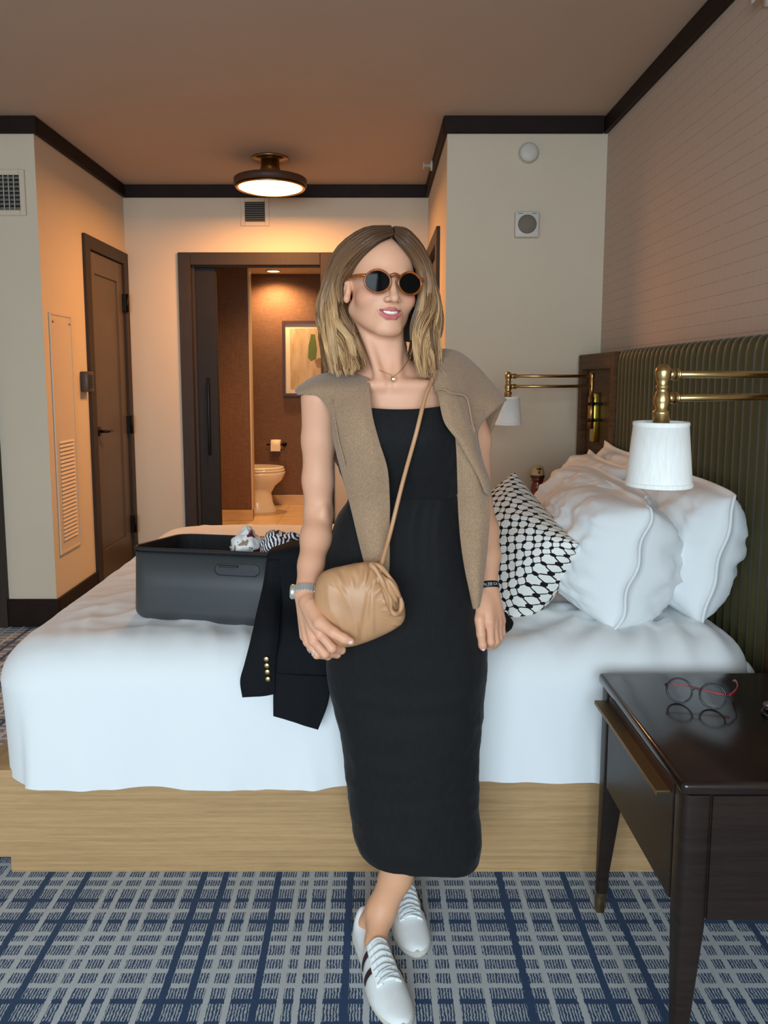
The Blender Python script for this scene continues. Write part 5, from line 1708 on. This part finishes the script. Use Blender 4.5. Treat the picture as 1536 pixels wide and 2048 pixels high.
def cuff_frame(a, b):
    d = (Vector(b)-Vector(a)).normalized()
    s = Vector((1, 0, 0)); s = (s-d*s.dot(d)).normalized(); t = d.cross(s)
    return d, s, t
d_, s_, t_ = cuff_frame(W(618, 1150, 1.63), wR)
wc = Vector(W(612, 1184, 1.603))
wt = part('wristwatch', MB().box(-.001, .001, -.001, .001, -.001, .001, M=Matrix.Translation(wc)), M_STEEL, woman, 'steel bracelet watch on the wrist')
bpy.data.objects.remove(wt)
tiltd = (d_+s_*.10).normalized()
s2 = (s_-tiltd*s_.dot(tiltd)).normalized(); t2 = tiltd.cross(s2)
ang0 = math.pi                                              # case sits at the outer side (picture left)
cc = wc+s2*(-.0275)+t2*0
MW = Matrix.Identity(4)
for i, a in enumerate((t2, tiltd, -s2)):
    for r in range(3): MW[r][i] = a[r]
MW.translation = cc
wt = part('wristwatch', MB().lathe([(0, -.004), (.0135, -.004), (.0145, 0), (.0145, .003), (.0125, .0055), (.0115, .0055)], (0, 0, 0), 'Z', 32, M=MW.to_3x3()).lathe([(0, 0)], n=4, cap=False) if False else MB().lathe([(0, -.005), (.0150, -.005), (.0165, 0), (.0165, .004), (.0140, .0068), (.0128, .0064), (0, .0064)], cc, 'Z', 32, M=MW.to_3x3()), M_STEEL, woman, 'steel bracelet watch on the wrist')
part('crystal', MB().lathe([(0, .0072), (.0115, .0070), (.0125, .0066)], cc, 'Z', 28, M=MW.to_3x3()), mat('watch_face', (30, 32, 36), .08, coat=1), wt)
NL = 26
for k in range(NL):
    a = ang0+.45+(2*math.pi-.9)*(k+.5)/NL
    c = wc+s2*(math.cos(a)*.0274)+t2*(math.sin(a)*.0268)
    MLk = Matrix.Identity(4)
    rad = (s2*math.cos(a)+t2*math.sin(a)); tg = (-s2*math.sin(a)+t2*math.cos(a))
    for i, v_ in enumerate((tg, tiltd, rad)):
        for r in range(3): MLk[r][i] = v_[r]
    MLk.translation = c
    part('link', MB().box(-.0028, .0028, -.0088, .0088, -.0015, .0015, .0009, 1, M=MLk), M_STEEL, wt)
# wristband
d_, s_, t_ = cuff_frame(W(977, 1130, 1.735), wL)
wc = Vector(W(976, 1172, 1.712)); tiltd = (d_+s_*.16).normalized(); s2 = (s_-tiltd*s_.dot(tiltd)).normalized(); t2 = tiltd.cross(s2)
G = []
for k in range(40):
    a = 2*math.pi*k/40
    c = wc+s2*(math.cos(a)*.0252)+t2*(math.sin(a)*.0248); rad = (s2*math.cos(a)+t2*math.sin(a))
    G.append([tuple(c+tiltd*h+rad*o) for h, o in ((-.0075, 0), (-.0065, .0012), (.0065, .0012), (.0075, 0), (.0065, -.0006), (-.0065, -.0006))])
wb = part('wristband', MB().grid(G, closed_u=True, closed_v=True), mat('black_rubber_band', (12, 12, 16), .45), woman, 'black rubber wristband with small white lettering')
# band lettering
cu = bpy.data.curves.new('lettering', 'FONT'); cu.body = 'ION TIE CA'; cu.size = .0085; cu.extrude = 0
to = bpy.data.objects.new('lettering_tmp', cu); COL.objects.link(to)
tm = bpy.data.meshes.new_from_object(to.evaluated_get(bpy.context.evaluated_depsgraph_get()))
tv = [v.co.copy() for v in tm.vertices]; tf = [tuple(p.vertices) for p in tm.polygons]
bpy.data.objects.remove(to)
tw = max(v.x for v in tv)
vs = []
for v in tv:
    a = (v.x-tw*.5)/.0268; yy = v.y-.003
    # the side of the band that faces the room
    rad = (Vector((0, -1, 0))-tiltd*(-tiltd.y)).normalized(); sd = rad.cross(tiltd); sd = sd if sd.x > 0 else -sd
    rd = rad*math.cos(a)+sd*math.sin(a)
    vs.append(wc+rd*.0270-tiltd*yy)
part('lettering', MB().add(vs, tf), mat('white_print', (210, 214, 224), .5), wb, recalc=False)
# ring
rc = Vector(W(638, 1306, 1.562)); dr = (Vector(W(634, 1309, 1.568))-mR[2]).normalized()
rs = dr.orthogonal().normalized(); rt = dr.cross(rs)
rc = Vector(mR[2]).lerp(Vector(W(634, 1309, 1.568)), .62)
rg = part('ring', MB().tube([rc+rs*(.0108*math.cos(a))+rt*(.0108*math.sin(a)) for a in np.linspace(0, 2*math.pi, 28, endpoint=False)], .0012, 8, closed=True), M_STEEL, woman)
st_ = rc+Vector((.000, -.0085, -.0085))
part('stone', MB().lathe([(0, -.004), (.0045, 0), (.003, .0025), (0, .0025)], st_, 'Z', 8, M=Matrix.Rotation(2.4, 3, 'X')), mat('diamond', (235, 235, 240), .03, metal=.7), rg)

# ================================================================== SHOES
M_SHW = mat('white_suede', (226, 228, 226), .75, var=.05, vscale=30, bump=.1, bscale=400)
M_SHL = mat('white_leather', (240, 241, 240), .45)
M_SOLE = mat('gum_sole', (206, 200, 188), .6)
M_LACE = mat('lace_white', (216, 222, 222), .8, bump=.3, bscale=600)
def shoe(heel, toe, label, side):
    heel = Vector((heel[0], heel[1], 0)); toe = Vector((toe[0], toe[1], 0))
    f = (toe-heel); L = f.length; f.normalize(); s = Vector((-f.y, f.x, 0))   # s: left of the walking direction
    if s.x < 0: s = -s                                                      # always the picture's right
    def P(t, x, z): return heel+f*(t*L)+s*x+Vector((0, 0, z))
    st = catmull([  # t, half width, height, lateral shift, collar sharpness
        (.0, .012, .066, 0, .3), (.02, .024, .076, 0, .3), (.07, .0310, .074, 0, .3), (.15, .0325, .056, 0, .3), (.27, .0325, .050, -.001, .35), (.35, .0330, .058, -.001, .5), (.42, .0345, .076, -.002, .8),
        (.52, .0395, .068, -.002, 1), (.64, .0430, .056, -.002, 1), (.76, .0430, .043, -.001, 1), (.86, .0385, .035, .001, 1), (.94, .0290, .029, .002, 1), (.985, .017, .024, .003, 1), (1.0, .007, .018, .003, 1)], 56)
    n = 33
    G = []
    zs0 = .008
    for t, w, h, sh, q in st:
        row = []
        for k in range(n):
            a = math.pi*k/(n-1)
            e = .62+.25*q
            cx = math.copysign(abs(math.cos(a))**e, math.cos(a))
            sz = math.sin(a)**(.55+.25*q)
            pinch = 1-.16*(sz**3)*(1-q*.2)
            row.append(tuple(P(t, sh+w*cx*pinch, zs0+(h-zs0)*sz)))
        G.append(row)
    root = part('shoe', MB().grid(G), M_SHW, woman, label)
    # sole
    S = []
    for t, w, h, sh, q in st:
        tt = t+(.012 if t > .5 else -.010)*(1 if t in (0, 1) else abs(2*t-1)**4)
        ww = w+.0016
        S.append([tuple(P(tt, sh-ww*.94, .001)), tuple(P(tt, sh-ww, .006)), tuple(P(tt, sh-ww, .012)), tuple(P(tt, sh-ww*.9, .0135)), tuple(P(tt, sh+ww*.9, .0135)), tuple(P(tt, sh+ww, .012)), tuple(P(tt, sh+ww, .006)), tuple(P(tt, sh+ww*.94, .001))])
    b = MB().grid(S, closed_v=True)
    b.f.append(tuple(range(8))); b.sm.append(False); b.f.append(tuple(range(len(b.v)-8, len(b.v)))[::-1]); b.sm.append(False)
    part('sole', b, M_SOLE, root)
    # surface lookup on the upper
    T = [r[0] for r in st]
    def on(t, a, lift):
        i = min(range(len(T)), key=lambda k_: abs(T[k_]-t)); i = max(1, min(len(T)-2, i))
        A = np.array(G[i][0]); kk = a/math.pi*(n-1); k0 = max(0, min(n-2, int(kk))); u_ = kk-k0
        # interpolate along t too
        j = i+1 if t > T[i] else i-1
        w_ = min(1, abs(t-T[i])/max(1e-6, abs(T[j]-T[i])))
        def row(ii, x): return np.array(G[ii][x])
        p = (row(i, k0)*(1-u_)+row(i, k0+1)*u_)*(1-w_)+(row(j, k0)*(1-u_)+row(j, k0+1)*u_)*w_
        p2 = row(i, k0+1)-row(i, k0); p1 = np.array(G[min(len(T)-1, i+1)][k0])-np.array(G[i-1][k0])
        nn = np.cross(p1, p2); nn /= np.linalg.norm(nn)+1e-9
        ctr = np.array(P(t, 0, .02))
        if (p-ctr)@nn < 0: nn = -nn
        return Vector(p+nn*lift)
    def strip(name, t0, t1, a0, a1, material, lift=.0012, skew=0.0, nn=14, mm=8, parent=root, thick=.0014):
        G2 = [[tuple(on(t0+(t1-t0)*j/mm+skew*(i/nn), a0+(a1-a0)*i/nn, lift)) for j in range(mm+1)] for i in range(nn+1)]
        o = part(name, MB().grid(G2), material, parent)
        mod_solid(o, thick, 1)
        return o
    M_STR = mat('dark_brown_stripe', (44, 24, 26), .5)
    for sd in (0, 1):                      # a pair of stripes on each side
        for tc in (.455, .585):
            a0, a1 = (.10, 1.02) if sd == 0 else (math.pi-.10, math.pi-1.02)
            strip('stripe', tc-.022, tc+.022, a0, a1, M_STR, skew=.02)
        a0, a1 = (.86, 1.24) if sd == 0 else (math.pi-.86, math.pi-1.24)
        strip('eyestay', .39, .735, a0, a1, M_SHL, .0018, nn=6, mm=20)
    strip('tongue', .37, .72, 1.24, math.pi-1.24, M_SHL, .0015, nn=8, mm=18)
    G2 = []
    for k in range(7):
        t = .43+.047*k
        pts = [on(t+.006, .98, .004), on(t+.004, 1.28, .0062), on(t-.002, math.pi/2, .0078), on(t+.004, math.pi-1.28, .0062), on(t+.006, math.pi-.98, .004)]
        part('lace', MB().tube(catmull(pts, 14), .0030, 6, flat=(.5, (0, 0, 1))), M_LACE, root)
        if k in (4, 5):
            pts = [on(t+.006, 1.05, .004), on(t+.02, 1.35, .0078), on(t+.038, math.pi-1.35, .0078), on(t+.051, math.pi-1.05, .004)]
            part('lace', MB().tube(catmull(pts, 12), .0026, 6, flat=(.5, (0, 0, 1))), M_LACE, root)
    return root
shoe(hA, tA, 'white sneaker in front with dark stripes', 1)
hB, tB = WZ(802, 1772, 0), WZ(832, 1914, 0)
shoe(hB, tB, 'white sneaker behind', 1)

# ================================================================== POUCH BAG
def leather():
    m = mat('tan_leather', (194, 145, 104), .42, var=.12, vscale=14, bump=.12, bscale=500, spec=.45, bdist=.001)
    return m
M_TAN = leather()
def build_bag():
    out = [(628, 1195), (632, 1165), (645, 1145), (668, 1136), (700, 1129), (730, 1124), (752, 1126), (772, 1140), (790, 1165), (804, 1195), (811, 1222), (807, 1243), (788, 1258), (760, 1272), (730, 1284), (700, 1292), (672, 1291), (650, 1272), (635, 1240), (628, 1215)]
    Yc = 1.560
    O = catmull([W(x, y, Yc)[:] for x, y in out], 160, closed=True)
    c = np.array(W(722, 1208, Yc)[:])
    n = 160; m = 40
    b = MB()
    bag = thing('handbag', (c[0], Yc, O[:, 2].min()), 'tan gathered leather pouch bag with thin shoulder strap held at hip', 'handbag')
    for sg_ in (-1, 1):
        G = []
        for i in range(m+1):
            r = i/m; row = []
            for k in range(n):
                p = c+(O[k]-c)*r
                th = .046*(max(0, 1-r**2.6))**.5
                ang = k/n                                   # position along the outline
                # gathers run in from the top edge (0.10-0.36) and the right side (0.36-0.56)
                g1 = math.exp(-((ang-.24)/.13)**4); g2 = math.exp(-((ang-.45)/.12)**4)
                f = (g1*.9+g2*1.0)*max(0, (r-.42)/.58)**1.3*(1-r**14)
                th += .0068*f*(math.sin(ang*2*math.pi*17+1.5*math.sin(r*5))+.5*math.sin(ang*2*math.pi*29+r*6))
                th += .004*nz((p[0], p[2], sg_), 14, 3)*min(1, 4*(1-r))
                th += .006*max(0, ridge((p[0]*1.6+p[2]*.3, 0, p[2]*.5-p[0]*.3), 16, 4)-.35)*r*(1-r)*3
                # crease in the middle of the front
                th -= .004*math.exp(-((p[0]-c[0]-.012-.01*math.sin((p[2]-c[2])*20))/.006)**2)*(1-r)**.5
                row.append((p[0], p[1]+sg_*max(th, .0), p[2]))
            G.append(row)
        b.grid(G, closed_v=True)
    o = part('pouch', b, M_TAN, bag)
    bm = bmesh.new(); bm.from_mesh(o.data); bmesh.ops.remove_doubles(bm, verts=bm.verts, dist=.0006); bmesh.ops.recalc_face_normals(bm, faces=bm.faces); bm.to_mesh(o.data); bm.free()
    # rolled frame edge and ruffle on the right side
    rim = [(742, 1128, 1.515), (752, 1140, 1.508), (762, 1158, 1.505), (772, 1180, 1.505), (781, 1200, 1.507), (782, 1218, 1.508), (790, 1228, 1.510), (800, 1222, 1.516), (803, 1206, 1.520), (796, 1184, 1.522), (784, 1162, 1.522), (770, 1143, 1.522), (756, 1131, 1.520)]
    R = catmull([W(*p)[:] for p in rim], 120, closed=True)
    rr = [.0050+.0010*math.sin(i*.37)+.0006*math.sin(i*.13) for i in range(120)]
    part('ruffle', MB().tube(R, rr, 10, closed=True), M_TAN, bag)
    ps = []
    for i in range(4):
        ps.append((W(754+5*i, 1140+5*i, 1.514), W(783+5.5*i, 1222-9*i, 1.514)))
    for i, (a, b2) in enumerate(ps):
        part('gather', MB().tube(catmull([a, a*.6+b2*.4+Vector((.003*(i % 2), -.004, .004)), b2], 12), [.0025, .0035, .0045, .005, .0052, .0052, .0056, .006, .006, .006, .005, .0035], 8), M_TAN, bag)
    sp = [(880, 745, 1.790), (882, 722, 1.745), (872, 740, 1.668), (862, 765, 1.626), (850, 795, 1.594), (832, 868, 1.572), (806, 962, 1.585), (782, 1060, 1.572), (766, 1118, 1.540), (757, 1152, 1.508), (757, 1164, 1.506)]
    part('strap', MB().tube(catmull([W(*p) for p in sp], 60), .0046, 10), M_TAN, bag)
    return bag
build_bag()

# ================================================================== BLAZER OVER THE BED'S EDGE
M_BLZ = mat('navy_black_wool', (17, 18, 22), .85, var=.2, vscale=120, bump=.2, bscale=500, spec=.2)
bz = thing('blazer', W(580, 1420, 1.82), 'black blazer with gold sleeve buttons draped over bed edge behind the woman', 'blazer')
def bp(name, rows, seed=1.0, thick=.010, nu=60, nv=30, wr=.003):
    return cloth_part(name, [WP(rows)], M_BLZ, bz, thick, nu, nv, wr, seed)
bp('front_body', [
    [(545, 1098, 2.030), (565, 1092, 2.030), (592, 1084, 2.03), (650, 1085, 2.03), (720, 1090, 2.03)],
    [(537, 1112, 1.968), (562, 1108, 1.960), (592, 1102, 1.955), (650, 1102, 1.95), (720, 1104, 1.95)],
    [(533, 1165, 1.958), (560, 1162, 1.948), (592, 1156, 1.945), (650, 1156, 1.945), (720, 1156, 1.945)],
    [(545, 1215, 1.925), (565, 1210, 1.920), (596, 1208, 1.915), (650, 1206, 1.92), (720, 1206, 1.93)],
    [(553, 1262, 1.852), (575, 1262, 1.846), (605, 1262, 1.844), (650, 1262, 1.850), (700, 1262, 1.87)],
    [(549, 1320, 1.815), (575, 1322, 1.812), (610, 1324, 1.812), (645, 1324, 1.816), (675, 1322, 1.825)],
    [(547, 1372, 1.812), (575, 1374, 1.808), (605, 1377, 1.808), (640, 1380, 1.812), (664, 1380, 1.822)]], 2.0)
sl = bp('sleeve', [
    [(537, 1122, 1.958), (543, 1120, 1.952), (551, 1119, 1.952), (560, 1118, 1.956)],
    [(531, 1170, 1.950), (538, 1168, 1.940), (548, 1168, 1.940), (560, 1168, 1.944)],
    [(520, 1216, 1.890), (530, 1214, 1.878), (546, 1216, 1.878), (557, 1222, 1.890)],
    [(508, 1270, 1.825), (522, 1270, 1.812), (540, 1270, 1.812), (554, 1272, 1.822)],
    [(492, 1325, 1.808), (512, 1328, 1.798), (534, 1328, 1.798), (549, 1328, 1.806)],
    [(483, 1358, 1.806), (506, 1362, 1.796), (530, 1362, 1.796), (549, 1360, 1.804)],
    [(487, 1392, 1.806), (508, 1391, 1.797), (530, 1389, 1.797), (549, 1385, 1.805)]], 4.0, .016)
bp('sleeve', [
    [(548, 1345, 1.806), (580, 1348, 1.800), (620, 1350, 1.800), (662, 1352, 1.806)],
    [(548, 1390, 1.806), (578, 1396, 1.800), (616, 1402, 1.800), (656, 1404, 1.806)],
    [(548, 1430, 1.807), (576, 1438, 1.802), (606, 1448, 1.802), (636, 1457, 1.807)]], 6.0, .012, 40, 30, .002)
bp('back_body', [
    [(700, 1200, 1.985), (800, 1196, 1.99), (900, 1192, 1.99), (980, 1215, 1.97), (1012, 1228, 1.955)],
    [(700, 1225, 1.920), (800, 1222, 1.925), (900, 1220, 1.925), (985, 1235, 1.920), (1026, 1250, 1.905)],
    [(700, 1255, 1.862), (800, 1252, 1.864), (900, 1250, 1.864), (980, 1262, 1.862), (1010, 1266, 1.862)]], 7.0, .010, 40, 40, .002)
for (x, y) in ((533, 1318), (534, 1331), (535, 1343.5), (536, 1358)):
    c = W(x, y, 1.7855)
    part('button', MB().lathe([(0, -.0045), (.003, -.0044), (.0048, -.003), (.0056, -.0028), (.0066, -.0018), (.0068, .0), (.0055, .003), (0, .003)], c, 'Y', 20), mat('gold_button', (236, 206, 138), .3, metal=1.0), sl)
